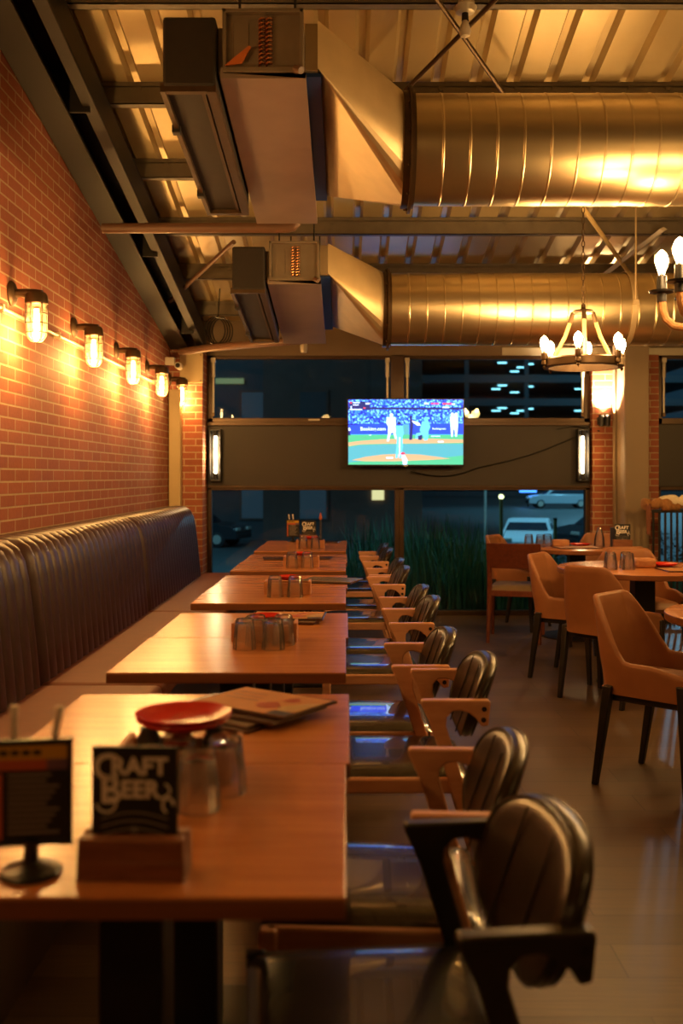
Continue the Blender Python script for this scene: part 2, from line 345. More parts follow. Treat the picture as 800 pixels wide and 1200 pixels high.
w1 = window('window_1', XL, .50, 1.84, 2.50, .06)
MB().box(-.36, -.25, YF-.024, YF-.02, 1.875, 1.89).build('vent_plate', M['palemetal'], w1, smooth=0)
w2 = window('window_2', .50, XE, 1.84, 2.50, .06)
window('window_3', XL, .515, 0, 1.24, .045); window('window_4', .515, XE, 0, 1.24, .045)
window('window_5', 2.985, XR, 1.84, 2.50, .06); window('window_6', 2.985, XR, 0, 1.24, .045)
wbox('wall_panel', M['panel'], XL, XE, YF-.015, YF+.06, 1.24, 1.84); wbox('wall_panel_right', M['panel'], 2.985, XR, YF-.015, YF+.06, 1.24, 1.84)
wbox('trim_1', M['frame'], XL, XE, YF-.05, YF-.015, 1.825, 1.86); wbox('trim_2', M['frame'], XL, XE, YF-.04, YF-.015, 1.225, 1.25)
wbox('trim_3', M['palemetal'], 1.5, XR, YF-.03, YF-.02, 2.50, 2.575)
wbox('trim_4', M['frame'], .43, .56, YF-.06, YF-.02, 1.9, 2.5)
# brick piers and the posts in front of them
wbox('wall_pier_left', M['brick_x'], WX, -1.335, 9.28, YF+.1, 0, 2.52, bevel=.002)
wbox('wall_pier_right', M['brick_x'], XE, 2.985, 9.5, YF+.1, 0, 2.5, bevel=.002)
mb = MB(); mb.box(WX+.01, -1.52, 9.16, 9.275, 0, 2.14)
struct(mb.build('trim_5', M['cream'], smooth=0, bevel=.012))
mb = MB(); mb.box(2.56, 2.78, 9.13, 9.16, 0, 2.80); mb.box(2.56, 2.58, 9.16, 9.46, 0, 2.8); mb.box(2.76, 2.78, 9.16, 9.46, 0, 2.8); mb.box(2.58, 2.76, 9.28, 9.3, 0, 2.8); mb.box(2.535, 2.56, 9.40, 9.47, 0, 2.8)
struct(mb.build('wall_column', M['olive'], smooth=0, bevel=.006))
wbox('baseboard_left', M['frame'], WX, WX+.015, YB, -0.4, 0, .1)

# ------------------------------------------------------------------ air handling
def zc(y): return 2.90-.1*(y-3.85)
AO = Vector((0, 4.62, 2.85))
def rel(mb): mb.T = Matrix.Translation(-AO); return mb
def slab(mb, xa, xb, ya, yb, lo, hi, f=zc):
    return mb.hexa([(xa,ya,f(ya)+lo),(xb,ya,f(ya)+lo),(xb,yb,f(yb)+lo),(xa,yb,f(yb)+lo),(xa,ya,f(ya)+hi),(xb,ya,f(ya)+hi),(xb,yb,f(yb)+hi),(xa,yb,f(yb)+hi)])
def zd(y): return 2.84-.1*(y-3.83)
ac = thing('fan_coil_unit', 'large metal fan coil box with dark intake plenum, on the nearer overhead duct', 'air conditioner', AO, 0, 'ceiling fan coil units')
mb = rel(MB()); slab(mb, -.705, -.50, 3.83, 5.14, 0, .27, zd)
mb.build('intake_plenum', M['ductfoam'], ac, smooth=0, bevel=.012)
mb = rel(MB()); slab(mb, -.715, -.695, 3.835, 5.15, -.02, .015, zd); slab(mb, -.535, -.50, 3.835, 5.15, -.02, .015, zd); slab(mb, -.695, -.535, 3.835, 3.86, -.018, .015, zd); slab(mb, -.695, -.535, 5.12, 5.15, -.02, .015, zd); slab(mb, -.56, -.545, 3.86, 5.12, -.012, .005, zd)
mb.build('intake_frame', M['bronze'], ac, smooth=0, bevel=.003)
for yy in (4.15, 4.85):
    mb = rel(MB()); slab(mb, -.725, -.69, yy, yy+.035, -.035, .0, zd); mb.build('clip', M['steel'], ac, smooth=0, bevel=.004)
mb = rel(MB())
slab(mb, -.475, -.165, 3.87, 5.43, 0, .235); slab(mb, -.475, -.462, 3.845, 3.87, 0, .245); slab(mb, -.178, -.165, 3.845, 3.87, 0, .245); slab(mb, -.475, -.165, 3.845, 3.87, .232, .245); slab(mb, -.475, -.165, 3.84, 3.87, 0, .018)
slab(mb, -.5, -.475, 3.9, 5.1, .02, .2)
for xx in (-.44, -.38): slab(mb, xx, xx+.004, 3.866, 3.87, .05, .2)
mb.build('coil_box', M['coilbox'], ac, smooth=0, bevel=.004)
mb = rel(MB())
for cx in (-.325, -.298):
    for k in range(11):
        z = zc(3.87)+.035+k*.017
        mb.tube([(cx-.011, 3.87, z), (cx-.008, 3.85, z+.003), (cx, 3.842, z+.005), (cx+.008, 3.85, z+.007), (cx+.011, 3.87, z+.009)], .0042, 6)
mb.build('coil_bends', M['copper'], ac)
mb = rel(MB()); mb.prism([(-.465, .022), (-.40, .03), (-.365, .092), (-.372, .098), (-.42, .06)], lambda a, b, t: (a, t, zc(3.84)+b), 3.835, 3.842)
mb.build('warning_tag', M['orange_tag'], ac, smooth=0)
mb = rel(MB()); slab(mb, -.485, -.155, 3.85, 5.44, -.022, 0); slab(mb, -.485, -.155, 3.85, 3.856, -.022, .02)
mb.build('drip_panel', M['drip'], ac, smooth=0, bevel=.003)
mb = rel(MB()); mb.tube([(-.19, 3.86, zc(3.86)+.01), (-.19, 3.82, zc(3.86)+.005), (-.17, 3.8, zc(3.86)-.01)], .014, 10); mb.build('drain_spout', M['brownpipe'], ac)
for xx in (-.42, -.2):
    for yy in (3.95, 5.3):
        mb = rel(MB()); mb.tube([(xx, yy, zc(yy)+.23), (xx, yy, zr(yy)-.01)], .006, 6); mb.box(xx-.02, xx+.02, yy-.012, yy+.012, zc(yy)+.235, zc(yy)+.25)
        mb.build('hanger_rod', M['steel'], ac)
mb = rel(MB()); slab(mb, -.163, -.112, 3.98, 5.33, .075, .10, zc); slab(mb, -.163, -.112, 3.98, 5.33, .10, .262, zc)
mb.build('collar', M['galv2'], ac, smooth=0)
mb = rel(MB()); slab(mb, -.163, -.10, 4.0, 5.32, .058, .074); mb.build('protective_film', M['bluefilm'], ac, smooth=0)
# round duct with square-to-round transition
du = thing('air_duct', 'big round spiral metal duct crossing nearest under the roof', 'duct', AO, 0, 'round ceiling ducts')
mb = rel(MB()); cx, cy_, cz_, rr = .27, 4.62, 2.85, .25
C4 = [(3.98, zc(3.98)+.085), (5.32, zc(5.32)+.085), (5.32, zc(5.32)+.275), (3.98, zc(3.98)+.275)]   # near-bottom, far-bottom, far-top, near-top
circ = []
for q in range(4):                       # near -> bottom -> far -> top
    for k in range(9):
        a = math.pi+q*math.pi/2+k*math.pi/16
        circ.append((q, (cx, cy_+rr*math.cos(a), cz_+rr*math.sin(a))))
for q in range(4):
    corner = (-.112, C4[q][0], C4[q][1]); pts = [p for qq, p in circ if qq == q]
    for k in range(8): mb.add([corner, pts[k], pts[k+1]], [(0, 1, 2)])
    nxt = (-.112, C4[(q+1) % 4][0], C4[(q+1) % 4][1]); mb.add([corner, pts[8], nxt], [(0, 1, 2)])
mb.build('transition', M['galv2'], du, smooth=14)
mb = rel(MB()); mb.lathe([(.25, .255), (.262, .255), (.262, .285), (.285, .286), (.285, .298), (.262, .299), (.262, .312), (.25, .312)], 48, (0, cy_, cz_), 'x')
for k in range(12):
    a = k*math.pi/6; mb.sphere((.28, cy_+.274*math.cos(a), cz_+.274*math.sin(a)), .007, 6, 4)
mb.build('flange', M['bronze'], du)
prof = [(.249, .30)]; xx = .43
while xx < XR-.05:
    prof += [(.25, xx-.006), (.2522, xx-.002), (.2522, xx+.002), (.25, xx+.006)]; xx += .119
prof.append((.25, XR-.02))
mb = rel(MB()); o0 = len(mb.v); mb.lathe(prof, 56, (0, cy_, cz_), 'x')
mb.build('duct_tube', M['galv'], du, smooth=13)
mb = rel(MB()); mb.lathe([(.257, 1.93), (.262, 1.93), (.262, 1.965), (.257, 1.965)], 40, (0, cy_, cz_), 'x'); mb.tube([(1.95, cy_-.26, cz_), (1.95, cy_-.265, zr(cy_-.26)-.01)], .006, 6)
mb.box(1.93, 1.97, cy_-.275, cy_-.255, cz_-.01, cz_+.02)
mb.build('hanger_strap', M['galv2'], du)
A2 = (0, 6.96, 2.505)
ac2 = dup(ac, A2, 0, 'smaller-looking farther fan coil box with pale drip panel, behind the first one')
dup(du, A2, 0, 'farther round spiral metal duct running above the television window')
for c in list(ac2.children):
    if c.name.startswith('warning_tag'): bpy.data.objects.remove(c)
# the farther unit hangs from shorter rods
for c in ac2.children:
    if c.name.startswith('hanger_rod'):
        m2 = c.data.copy(); c.data = m2
        top = max(v.co.z for v in m2.vertices)
        for v in m2.vertices:
            if v.co.z > top-.3: v.co.z -= .09
def pipe(name, label, cat, path, r, mat, group=None, seg=12):
    return tag(MB().tube(path, r, seg).build(name, mat), label, cat, group)
pipe('drain_pipe', 'brown pipe running level from the left rafter, ending in an elbow', 'pipe', [(-1.49, 6.1, 2.858), (-.36, 6.1, 2.862), (-.325, 6.1, 2.868), (-.305, 6.1, 2.89), (-.30, 6.1, 2.93), (-.30, 6.11, 3.44)], .032, M['brownpipe'])
pipe('drain_pipe', 'brown pipe slanting from the far left corner below the farther unit', 'pipe', [(-1.5, 9.05, 2.47), (-1.2, 8.8, 2.475), (-.36, 8.05, 2.44), (-.30, 8.0, 2.45), (-.28, 7.98, 2.86)], .035, M['brownpipe'])
def brace(label, a, b, r=.012, mat='bronze', flat=1):
    p = [(x, y, 4.40-.184*y) for x, y in (a, b)]
    return tag(MB().tube(p, r, 8, flat=flat).build('roof_brace', M[mat]), label, 'brace', 'diagonal roof braces')
brace('thin roof brace rod rising rightwards above the nearer duct', (.27, 5.45), (1.06, 3.9))
brace('thin roof brace rod sloping down rightwards above the nearer duct', (.93, 5.52), (.02, 3.9))
brace('wooden-looking brace rod in the dark far left roof corner', (-.82, 7.3), (-1.5, 8.5), .018, 'brownpipe')
brace('pale yellowish brace bar slanting between the two ducts', (1.58, 6.7), (2.36, 8.1), .016, 'palerope')
mb = MB(); mb.tube([(2.26, 7.08, 4.40-.184*7.08), (2.0, 8.15, 4.40-.184*8.15)], .03, 4, flat=.5)
tag(mb.build('slotted_channel', M['palemetal']), 'pale slotted metal channel hanging behind the chandelier chain', 'bracket')
mb = MB()
for k in range(4):
    mb.tube([(-1.15+.09*math.cos(t)+.02*k, 8.75+.02*k, 2.62+.12*math.sin(t)) for t in [i*2*math.pi/20 for i in range(20)]], .006, 6, closed=True)
mb.tube([(-1.12, 8.75, 2.74), (-1.10, 8.7, 2.98)], .006, 6)
tag(mb.build('cable_coil', M['blackplastic']), 'loops of dark cable hung in the far left roof corner', 'cable')
mb = MB(); mb.T = Matrix.Translation(-Vector(A2)); mb.tube([(-.60+.07*math.cos(t), 7.42, 2.445+.06*math.sin(t)) for t in [math.pi*(.9+1.2*i/14) for i in range(15)]], .006, 8)
mb.build('hose_loop', M['palemetal'], ac2)
t = thing('ceiling_spotlight', 'small spotlight under the far brown header, left of the television', 'spotlight', (-.36, 8.55, 2.43))
MB().lathe([(.002, .06), (.03, .055), (.032, 0), (.026, -.03), (.002, -.03)], 16).build('lamp_housing', M['palemetal'], t)
MB().tube([(0, 0, .05), (0, 0, .58)], .006, 6).build('stem', M['steel'], t)
# smoke-detector-like fitting with a bare bulb near the brace crossing
t = thing('ceiling_lamp', 'white round ceiling lamp holder with bare unlit bulb near crossing braces', 'lamp', (.575, 4.80, 3.49))
MB().lathe([(.001, .14), (.055, .14), (.06, .11), (.045, .085), (.03, .08), (.001, .08)], 20).build('mount', M['palemetal'], t)
MB().lathe([(.001, .08), (.016, .08), (.018, .045), (.001, .045)], 14).build('socket', M['black'], t)
MB().lathe([(.012, .045), (.022, .02), (.03, -.005), (.022, -.03), (.001, -.038)], 16).build('bulb', M['clearplastic'], t)
MB().tube([(0, 0, .14), (0, 0, .222)], .012, 8).build('stem', M['palemetal'], t)
# ------------------------------------------------------------------ lamps
def bulb_mesh(mb, o, s=1.0):   # an Edison bulb standing up
    mb.lathe([(.001, 0), (.012*s, 0), (.013*s, .012*s), (.022*s, .036*s), (.028*s, .058*s), (.026*s, .078*s), (.014*s, .094*s), (.001, .099*s)], 14, o); return mb
def core_mesh(o, s): return MB().lathe([(.001, .016*s), (.011*s, .02*s), (.020*s, .042*s), (.024*s, .060*s), (.019*s, .078*s), (.001, .088*s)], 12, o)
# caged bulkhead lamps on the left wall
def cage_lamp():
    t = thing('wall_lamp', '', 'lamp', (0,0,0), 0, 'caged wall lamps on the brick wall')
    MB().lathe([(.001, 0), (.062, 0), (.062, .008), (.052, .018), (.03, .024), (.001, .026)], 24, (0,0,.135), 'x').build('wall_plate', M['bronze'], t)
    MB().tube([(.02,0,.135), (.06,0,.138), (.11,0,.134), (.15,0,.125)], [.02,.021,.024,.028], 12).build('arm', M['bronze'], t)
    MB().lathe([(.001,.14), (.045,.138), (.054,.125), (.056,.085), (.05,.08), (.001,.08)], 24, (.125,0,0)).build('cap', M['bronze'], t)
    MB().lathe([(.044,.085), (.046,.03), (.046,-.04), (.040,-.072), (.025,-.092), (.001,-.098)], 24, (.125,0,0)).build('glass_jar', M['jar'], t)
    g = MB().lathe([(.001,.06), (.010,.058), (.013,.03), (.014,-.03), (.011,-.052), (.001,-.06)], 12, (.125,0,0)).build('lamp_bulb', M['filament'], t)
    mb = MB()
    for k in range(6):
        a = k*math.pi/3+.3; pr = [(.051,.085), (.052,.0), (.052,-.045), (.045,-.078), (.028,-.1), (.002,-.106)]
        mb.tube([(.125+r*math.cos(a), r*math.sin(a), z) for r, z in pr], .0028, 6)
    for z, r in ((.035,.052), (-.012,.052), (-.058,.05)):
        mb.tube([(.125+r*math.cos(a), r*math.sin(a), z) for a in [i*2*math.pi/20 for i in range(20)]], .0028, 6, closed=True)
    mb.build('cage', M['bronze'], t)
    return t
LY = (4.88, 5.99, 7.10, 8.20, 9.22)
w0 = cage_lamp()
for k, y in enumerate(LY):
    lab = ['nearest caged wall lamp on the brick wall, largest of the row', 'second caged wall lamp from the camera on the brick wall', 'middle caged wall lamp of the five on the brick wall',
           'fourth caged wall lamp, next to last on the brick wall', 'farthest caged wall lamp, beside the cream post in the corner'][k]
    if k == 0: w0.location = (WX, y, 2.10); w0['label'] = lab
    else: dup(w0, (WX, y, 2.10), 0, lab)
    light('wall_lamp_light', (WX+.125, y, 2.02), 25, WARM, .03)
for y, w in ((3.78, 22), (2.68, 20), (1.58, 14), (.4, 8)): light('wall_lamp_light', (WX+.14, y, 2.05), w, WARM, .04)
mb = MB(); mb.tube([(WX+.022, .5, 2.13), (WX+.022, 9.15, 2.13)], .011, 8)
y = 1.0
while y < 9.1: mb.box(WX, WX+.036, y-.012, y+.012, 2.112, 2.148); y += .92
tag(mb.build('conduit', M['galv2']), 'thin metal conduit running along the brick wall behind the caged lamps', 'conduit')
# tube sconces at both ends of the dark panel
def sconce(x, label):
    t = thing('wall_sconce', label, 'wall lamp', (x, YF-.02, 1.54), 0, 'tube sconces on the window wall')
    mb = MB(); mb.box(-.055,.055,-.012,0,-.25,.25); mb.box(-.055,-.045,-.1,-.012,-.25,.25); mb.box(.045,.055,-.1,-.012,-.25,.25)
    mb.build('backplate', M['black'], t, smooth=0, bevel=.003)
    for z in (.235, -.25): MB().box(-.055,.055,-.1,-.012,z,z+.015).build('end_plate', M['black'], t, smooth=0, bevel=.003)
    for s in (1, -1):
        MB().lathe([(.001, 0), (.016, 0), (.018, .05), (.001, .06)] if s > 0 else [(.001, -.06), (.018, -.05), (.016, 0), (.001, 0)], 12, (0,-.055,.185 if s > 0 else -.175)).build('socket', M['black'], t)
    MB().lathe([(.001,-.172), (.013,-.17), (.0145,-.15), (.0145,.16), (.012,.18), (.001,.182)], 14, (0,-.055,0)).build('tube_bulb', M['tubeglow'], t)
    light('sconce_light', (x, YF-.125, 1.54), 3.4, WARM, .03)
sconce(-1.245, 'tube sconce in black frame at the left end of the dark panel')
sconce(2.265, 'tube sconce in black frame at the right end of the dark panel')
t = thing('uplight_sconce', 'black twin-barrel uplight glaring up the right brick pier', 'wall lamp', (2.455, 9.5, 1.87))
for s in (-.03, .03): MB().lathe([(.001,-.055), (.022,-.055), (.026,-.05), (.026,.05), (.02,.05), (.019,.03), (.001,.03)], 14, (s,-.05,0)).build('barrel', M['black'], t)
MB().box(-.06,.06,-.03,0,-.04,.03).build('wall_plate', M['black'], t, smooth=0, bevel=.004)
for s in (-.03, .03): MB().lathe([(.001,.034), (.018,.034)], 14, (s,-.05,0)).build('lens', M['uplight'], t)
up = spot('uplight_light', (2.455, 9.405, 1.91), 340, (1, .68, .36), 105); up.rotation_euler = (R(180), 0, 0); up.data.shadow_soft_size = .04
# wheel chandelier with rope arms
CH = (1.43, 6.0, 2.02)
t = thing('chandelier', 'round wheel chandelier with six glowing bulbs hanging before the farther duct', 'chandelier', CH)
MB().lathe([(.205,-.028), (.232,-.028), (.238,-.02), (.238,.02), (.232,.028), (.205,.028), (.205,-.028)], 48).build('ring', M['bronze'], t)
MB().lathe([(.001,.30), (.055,.30), (.062,.31), (.055,.32), (.015,.325), (.012,.355), (.001,.36)], 20).build('hub', M['bronze'], t)
for k in range(3):
    a = R(20+120*k); ca, sa = math.cos(a), math.sin(a)
    MB().tube([(.19*ca+.02*ca, .21*sa, .02), (.12*ca, .12*sa, .17), (.085*ca, .085*sa, .26)], .012, 10).build('rope_arm', M['palerope'], t)
    MB().tube([(.088*ca, .088*sa, .25), (.07*ca, .07*sa, .305), (.05*ca, .05*sa, .312)], .014, 10).build('arm_cap', M['bronze'], t)
for k in range(6):
    a = R(10+60*k); x, y = .247*math.cos(a), .247*math.sin(a)
    s = MB().lathe([(.001,-.045), (.01,-.03), (.006,-.02), (.018,-.012), (.018,.0), (.014,.012), (.019,.02), (.019,.055), (.001,.056)], 14, (x,y,0)).build('candle_cup', M['bronze'], t)
    bulb_mesh(MB(), (x, y, .055), 1.08).build('bulb', M['bulbglass'], s); core_mesh((x, y, .055), 1.08).build('filament', M['bulb'], s)
    light('chandelier_light', (CH[0]+1.25*x, CH[1]+1.25*y, CH[2]+.19), 7.5, WARM, .03)
mb = MB(); z = .36; k = 0
while z < zr(CH[1])-CH[2]-.03:
    pts = [(.0, .009*math.cos(u), z+.02+.02*math.sin(u)) if k % 2 else (.009*math.cos(u), 0, z+.02+.02*math.sin(u)) for u in [i*2*math.pi/10 for i in range(10)]]
    mb.tube(pts, .0028, 5, closed=True); z += .034; k += 1
mb.build('chain', M['bronze'], t)
# rope-armed chandelier cut by the right edge of the frame
C2 = (1.62, 4.12, 1.98)
t = thing('chandelier', 'rope-armed chandelier cut off by the right edge, curving arms with bulbs', 'chandelier', C2)
MB().lathe([(.001,-.05), (.03,-.045), (.05,-.02), (.05,.03), (.02,.05), (.014,.4), (.03,.42), (.001,.43)], 20).build('hub', M['black'], t)
for k in range(8):
    a = R(22.5+45*k); ca, sa = math.cos(a), math.sin(a)
    pr = [(.04, 0), (.12, -.012), (.2, -.015), (.25, -.005), (.282, .025), (.295, .065), (.298, .11)]
    MB().tube([(r*ca, r*sa, z) for r, z in pr], .017, 10).build('rope_arm', M['rope'], t)
    c = MB().lathe([(.001,.10), (.02,.10), (.021,.135), (.05,.14), (.054,.148), (.022,.152), (.02,.21), (.001,.212)], 18, (.3*ca, .3*sa, 0)).build('bulb_cup', M['black'], t)
    bulb_mesh(MB(), (.3*ca, .3*sa, .21), 1.15).build('bulb', M['bulbglass'], c); core_mesh((.3*ca, .3*sa, .21), 1.15).build('filament', M['bulb'], c)
    light('chandelier_light', (C2[0]+.37*ca, C2[1]+.37*sa, C2[2]+.3), 7, WARM, .06)
mb = MB(); z = .42; k = 0
while z < zr(C2[1])-C2[2]-.03:
    pts = [(.0, .011*math.cos(u), z+.025+.025*math.sin(u)) if k % 2 else (.011*math.cos(u), 0, z+.025+.025*math.sin(u)) for u in [i*2*math.pi/10 for i in range(10)]]
    mb.tube(pts, .0032, 5, closed=True); z += .042; k += 1
mb.build('chain', M['black'], t)
# unseen fill lights added beyond the frame to brighten the room
for p, w in (((3.4, 6.6, 2.1), 56), ((4.8, 2.4, 2.6), 42), ((2.4, 1.2, 2.3), 9), ((-.4, -.9, 2.5), 9), ((4.2, -.5, 2.3), 14)): light('room_fill_light', p, w, WARM, .28 if w == 42 and p[0] > 4 else .09)
# ------------------------------------------------------------------ things on the window wall
def actuator(x, label):
    t = thing('window_actuator', label, 'window opener', (x, YF-.045, 1.93), 0, 'pale window opener poles')
    MB().tube([(0,0,.0), (0,0,.38)], .011, 10).build('rod', M['palemetal'], t)
    MB().tube([(0,0,.36), (0,0,.52)], .019, 12).build('sleeve', M['palemetal'], t)
    MB().box(-.022,.022,-.02,.03,.5,.545).build('bracket', M['palemetal'], t, smooth=0, bevel=.003)
    MB().box(-.014,.014,-.012,.028,-.02,.02).build('clevis', M['bronze'], t, smooth=0, bevel=.003)
actuator(-1.27, 'pale opener pole at the left end of the upper window')
actuator(.40, 'pale opener pole just left of the upper window mullion'); actuator(.59, 'pale opener pole just right of the upper window mullion')
actuator(2.27, 'pale opener pole at the right end of the upper window'); actuator(3.05, 'pale opener pole right of the brick pier on the next window')
t = thing('junction_cover', 'cream cover board above the left brick pier', 'cover panel', (-1.44, 9.27, 2.34))
MB().box(-.10,.115,-.03,.0,-.135,.15).build('board', M['cream'], t, smooth=0, bevel=.004)
for x in (-.085, .095):
    for z in (-.115, .125): MB().lathe([(.001,-.034), (.006,-.033), (.006,-.03)], 8, (x,0,z), 'y').build('screw', M['bronze'], t)
t = thing('security_camera', 'small grey security camera in the far left corner', 'camera', (-1.545, 9.05, 2.36))
MB().lathe([(.001,-.07), (.026,-.07), (.032,-.062), (.032,.05), (.02,.06), (.001,.06)], 18, (.03,0,-.02), 'y').build('camera_body', M['palemetal'], t)
MB().lathe([(.001,-.0735), (.018,-.0735), (.022,-.07)], 16, (.03,0,-.02), 'y').build('camera_lens', M['blackplastic'], t)
MB().box(-.095,-.01,-.02,.05,-.01,.06).build('bracket', M['palemetal'], t, smooth=0, bevel=.006)
# television
TY = 9.42; TX, TZ, TW, TH = .567, 1.757, 1.085, .615
t = thing('television', 'wall television showing a baseball game, hung over the dark panel', 'television', (TX, TY, TZ))
MB().box(-TW/2-.012, TW/2+.012, 0, .05, -TH/2-.018, TH/2+.012).build('casing', M['blackplastic'], t, smooth=0, bevel=.005)
MB().box(-.15, .15, .05, .16, -.12, .12).build('wall_bracket', M['black'], t, smooth=0, bevel=.004)
MB().box(-.02,.02,-.003,0,-TH/2-.016,-TH/2-.004).build('badge', M['palemetal'], t, smooth=0)
mats = [M[k] for k in ('s_green','s_green2','s_dirt','s_blue','s_navy','s_white','s_cyan','s_red','s_crowd')]
mb = MB(); lay = [0.0]
def sc(u, v): return ((u-.5)*TW, -.001-lay[0], (.5-v)*TH)
def patch(mi, pts):
    lay[0] += .00006; mb.cur = mi; mb.add([sc(u, v) for u, v in pts], [list(range(len(pts)))])
def rect(mi, u0, v0, u1, v1): patch(mi, [(u0,v0),(u1,v0),(u1,v1),(u0,v1)])
def blob(mi, u, v, ru, rv, n=14): patch(mi, [(u+ru*math.cos(2*math.pi*k/n), v+rv*math.sin(2*math.pi*k/n)) for k in range(n)])
rect(8, 0, 0, 1, .40); rect(4, 0, .12, 1, .155); rect(3, 0, .37, 1, .55); rect(4, .0, .37, .085, .39); rect(0, 0, .535, 1, 1)
patch(2, [(0,.66),(.1,.635),(.3,.61),(.7,.60),(1,.615),(1,.665),(.7,.675),(.3,.68),(.1,.69),(0,.72)])
patch(1, [(0,.73),(.1,.70),(.3,.69),(.7,.68),(1,.68),(1,.86),(.8,.9),(.2,.93),(0,.97)])
patch(2, [(.03,.93),(.15,.88),(.3,.845),(.45,.835),(.62,.845),(.78,.88),(.89,.91),(.7,.93),(.4,.95),(.15,.95)])
rect(5, .33, .885, .39, .905); rect(5, .18, .54, .2, .55); rect(5, .78, .64, .83, .655); rect(5, .72, .56, .8, .57)
rect(1, .475, .38, .53, .54); rect(4, .0, .42, .02, .55)
# players
blob(5,.375,.24,.016,.032); patch(5,[(.335,.27),(.41,.27),(.415,.40),(.385,.42),(.345,.41),(.33,.36)]); patch(5,[(.345,.40),(.375,.40),(.37,.52),(.352,.64),(.335,.64),(.345,.52)]); patch(5,[(.375,.40),(.41,.40),(.415,.52),(.43,.60),(.405,.60)])
blob(4,.442,.365,.018,.026); patch(6,[(.41,.40),(.475,.40),(.482,.52),(.465,.60),(.425,.60),(.412,.52)]); patch(6,[(.425,.58),(.47,.58),(.475,.72),(.46,.90),(.44,.90),(.445,.72),(.435,.72),(.43,.90),(.41,.90),(.42,.72)]); patch(5,[(.44,.58),(.455,.58),(.45,.88),(.44,.88)])
blob(4,.545,.27,.014,.03); patch(4,[(.535,.29),(.57,.31),(.565,.45),(.555,.62),(.53,.62),(.535,.45)]); patch(5,[(.555,.32),(.62,.36),(.63,.40),(.60,.40),(.56,.35)])
blob(6,.675,.30,.018,.035); patch(6,[(.645,.33),(.70,.34),(.715,.42),(.69,.52),(.64,.53),(.62,.47)]); patch(6,[(.59,.52),(.64,.50),(.70,.50),(.69,.62),(.66,.63),(.655,.55),(.61,.60),(.585,.60)]); patch(4,[(.605,.56),(.645,.54),(.64,.62),(.61,.62)])
blob(5,.905,.23,.014,.03); blob(5,.938,.23,.014,.03); patch(5,[(.885,.26),(.955,.26),(.955,.42),(.945,.57),(.93,.57),(.925,.46),(.915,.46),(.91,.57),(.895,.57)])
blob(7,.475,.83,.02,.022); patch(5,[(.46,.85),(.49,.85),(.515,.93),(.51,1),(.475,1),(.47,.92)])
# scoreboard and board lettering
rect(4,.01,.03,.19,.165); rect(7,.012,.035,.03,.06); rect(5,.04,.04,.10,.055); rect(5,.04,.075,.09,.09); rect(5,.01,.145,.12,.16); rect(5,.15,.05,.185,.075); rect(7,.13,.12,.15,.14); rect(5,.02,.10,.03,.14)
rect(7,.72,.05,.79,.075); rect(7,.82,.05,.90,.08); rect(5,.66,.05,.70,.075); rect(5,.90,.06,.93,.08); rect(5,.82,.11,.88,.13)
lay[0] += .0002; mb.cur = 5
def on_screen(u, v): 
    c = sc(u, v); return lambda x, y: (c[0]+x, c[1], c[2]+y)
text_on(mb, 'Booking.com', .046, on_screen(.215,.452), .0009); text_on(mb, 'Booking.com', .024, on_screen(.79,.448), .0006); text_on(mb, 'B', .04, on_screen(.01,.46), .001)
lay[0] += .0001; patch(5,[(.345,.40),(.41,.40),(.415,.5),(.36,.52)])
mb.build('screen', mats, t, smooth=0)
mb = MB(); pts = []
for i in range(31):
    u = i/30; pts.append((.62+1.60*u, YF-.03 if u > .05 else YF-.08, 1.385-.05*math.sin(math.pi*min(1, u*2.4))*(u < .42)+(max(0, u-.1)**2)*.42))
mb.tube(pts, .007, 6)
tag(mb.build('television_cable', M['black']), 'black cable sagging from the television to the right sconce', 'cable')
mb = MB(); mb.tube([(2.03+.035*i, YF-.06 if i < 11 else 9.485, 1.79+.03*math.sin(i*.35)) for i in range(12)], .007, 6)
tag(mb.build('uplight_cable', M['black']), 'short dark cable running level to the brick pier uplight', 'cable')
# ------------------------------------------------------------------ banquette along the brick wall
def banquette(ya, yb, seat_end, label):
    t = thing('banquette', label, 'bench', (-1.3, ya, 0), 0, 'banquette segments along the brick wall')
    pr = [(0, .40), (0, .47), (-.012, .60), (-.028, .76), (-.045, .90), (-.062, .98), (-.088, 1.03), (-.13, 1.06), (-.20, 1.068), (-.28, 1.062), (-.325, 1.05), (-.335, .99), (-.336, .40)]
    L = yb-ya; n = max(1, round(L/.108)); p = L/n; nu = n*8
    T = [0]
    for i in range(1, len(pr)): T.append(T[-1]+math.hypot(pr[i][0]-pr[i-1][0], pr[i][1]-pr[i-1][1]))
    def fn(i, j):
        y = i/nu*L; b = abs(math.sin(math.pi*y/p))**.55
        a, c = pr[max(j-1, 0)], pr[min(j+1, len(pr)-1)]
        nx, nz = (c[1]-a[1]), -(c[0]-a[0]); l = math.hypot(nx, nz) or 1
        amp = .014 if j < 11 else 0
        e = min(y, L-y); r = .05*(1-min(1, e/.06))**2
        return (pr[j][0]+nx/l*(amp*b-r-.004), y, pr[j][1]+nz/l*(amp*b-r-.004))
    vs = [fn(i, j) for i in range(nu+1) for j in range(len(pr))]; m = len(pr)
    mb = MB(); mb.add(vs, [(i*m+j, (i+1)*m+j, (i+1)*m+j+1, i*m+j+1) for i in range(nu) for j in range(m-1)]+[[j for j in range(m)], [nu*m+j for j in range(m)][::-1]])
    mb.build('backrest', M['leather'], t, smooth=50)
    Ls = seat_end-ya
    MB().box(-.02, .52, .004, Ls-.004, .36, .45).build('seat', M['seatleather'], t, bevel=.028, seg=3)
    MB().box(-.30, .46, .01, Ls-.01, 0, .36).build('base', M['frame'], t, smooth=0)
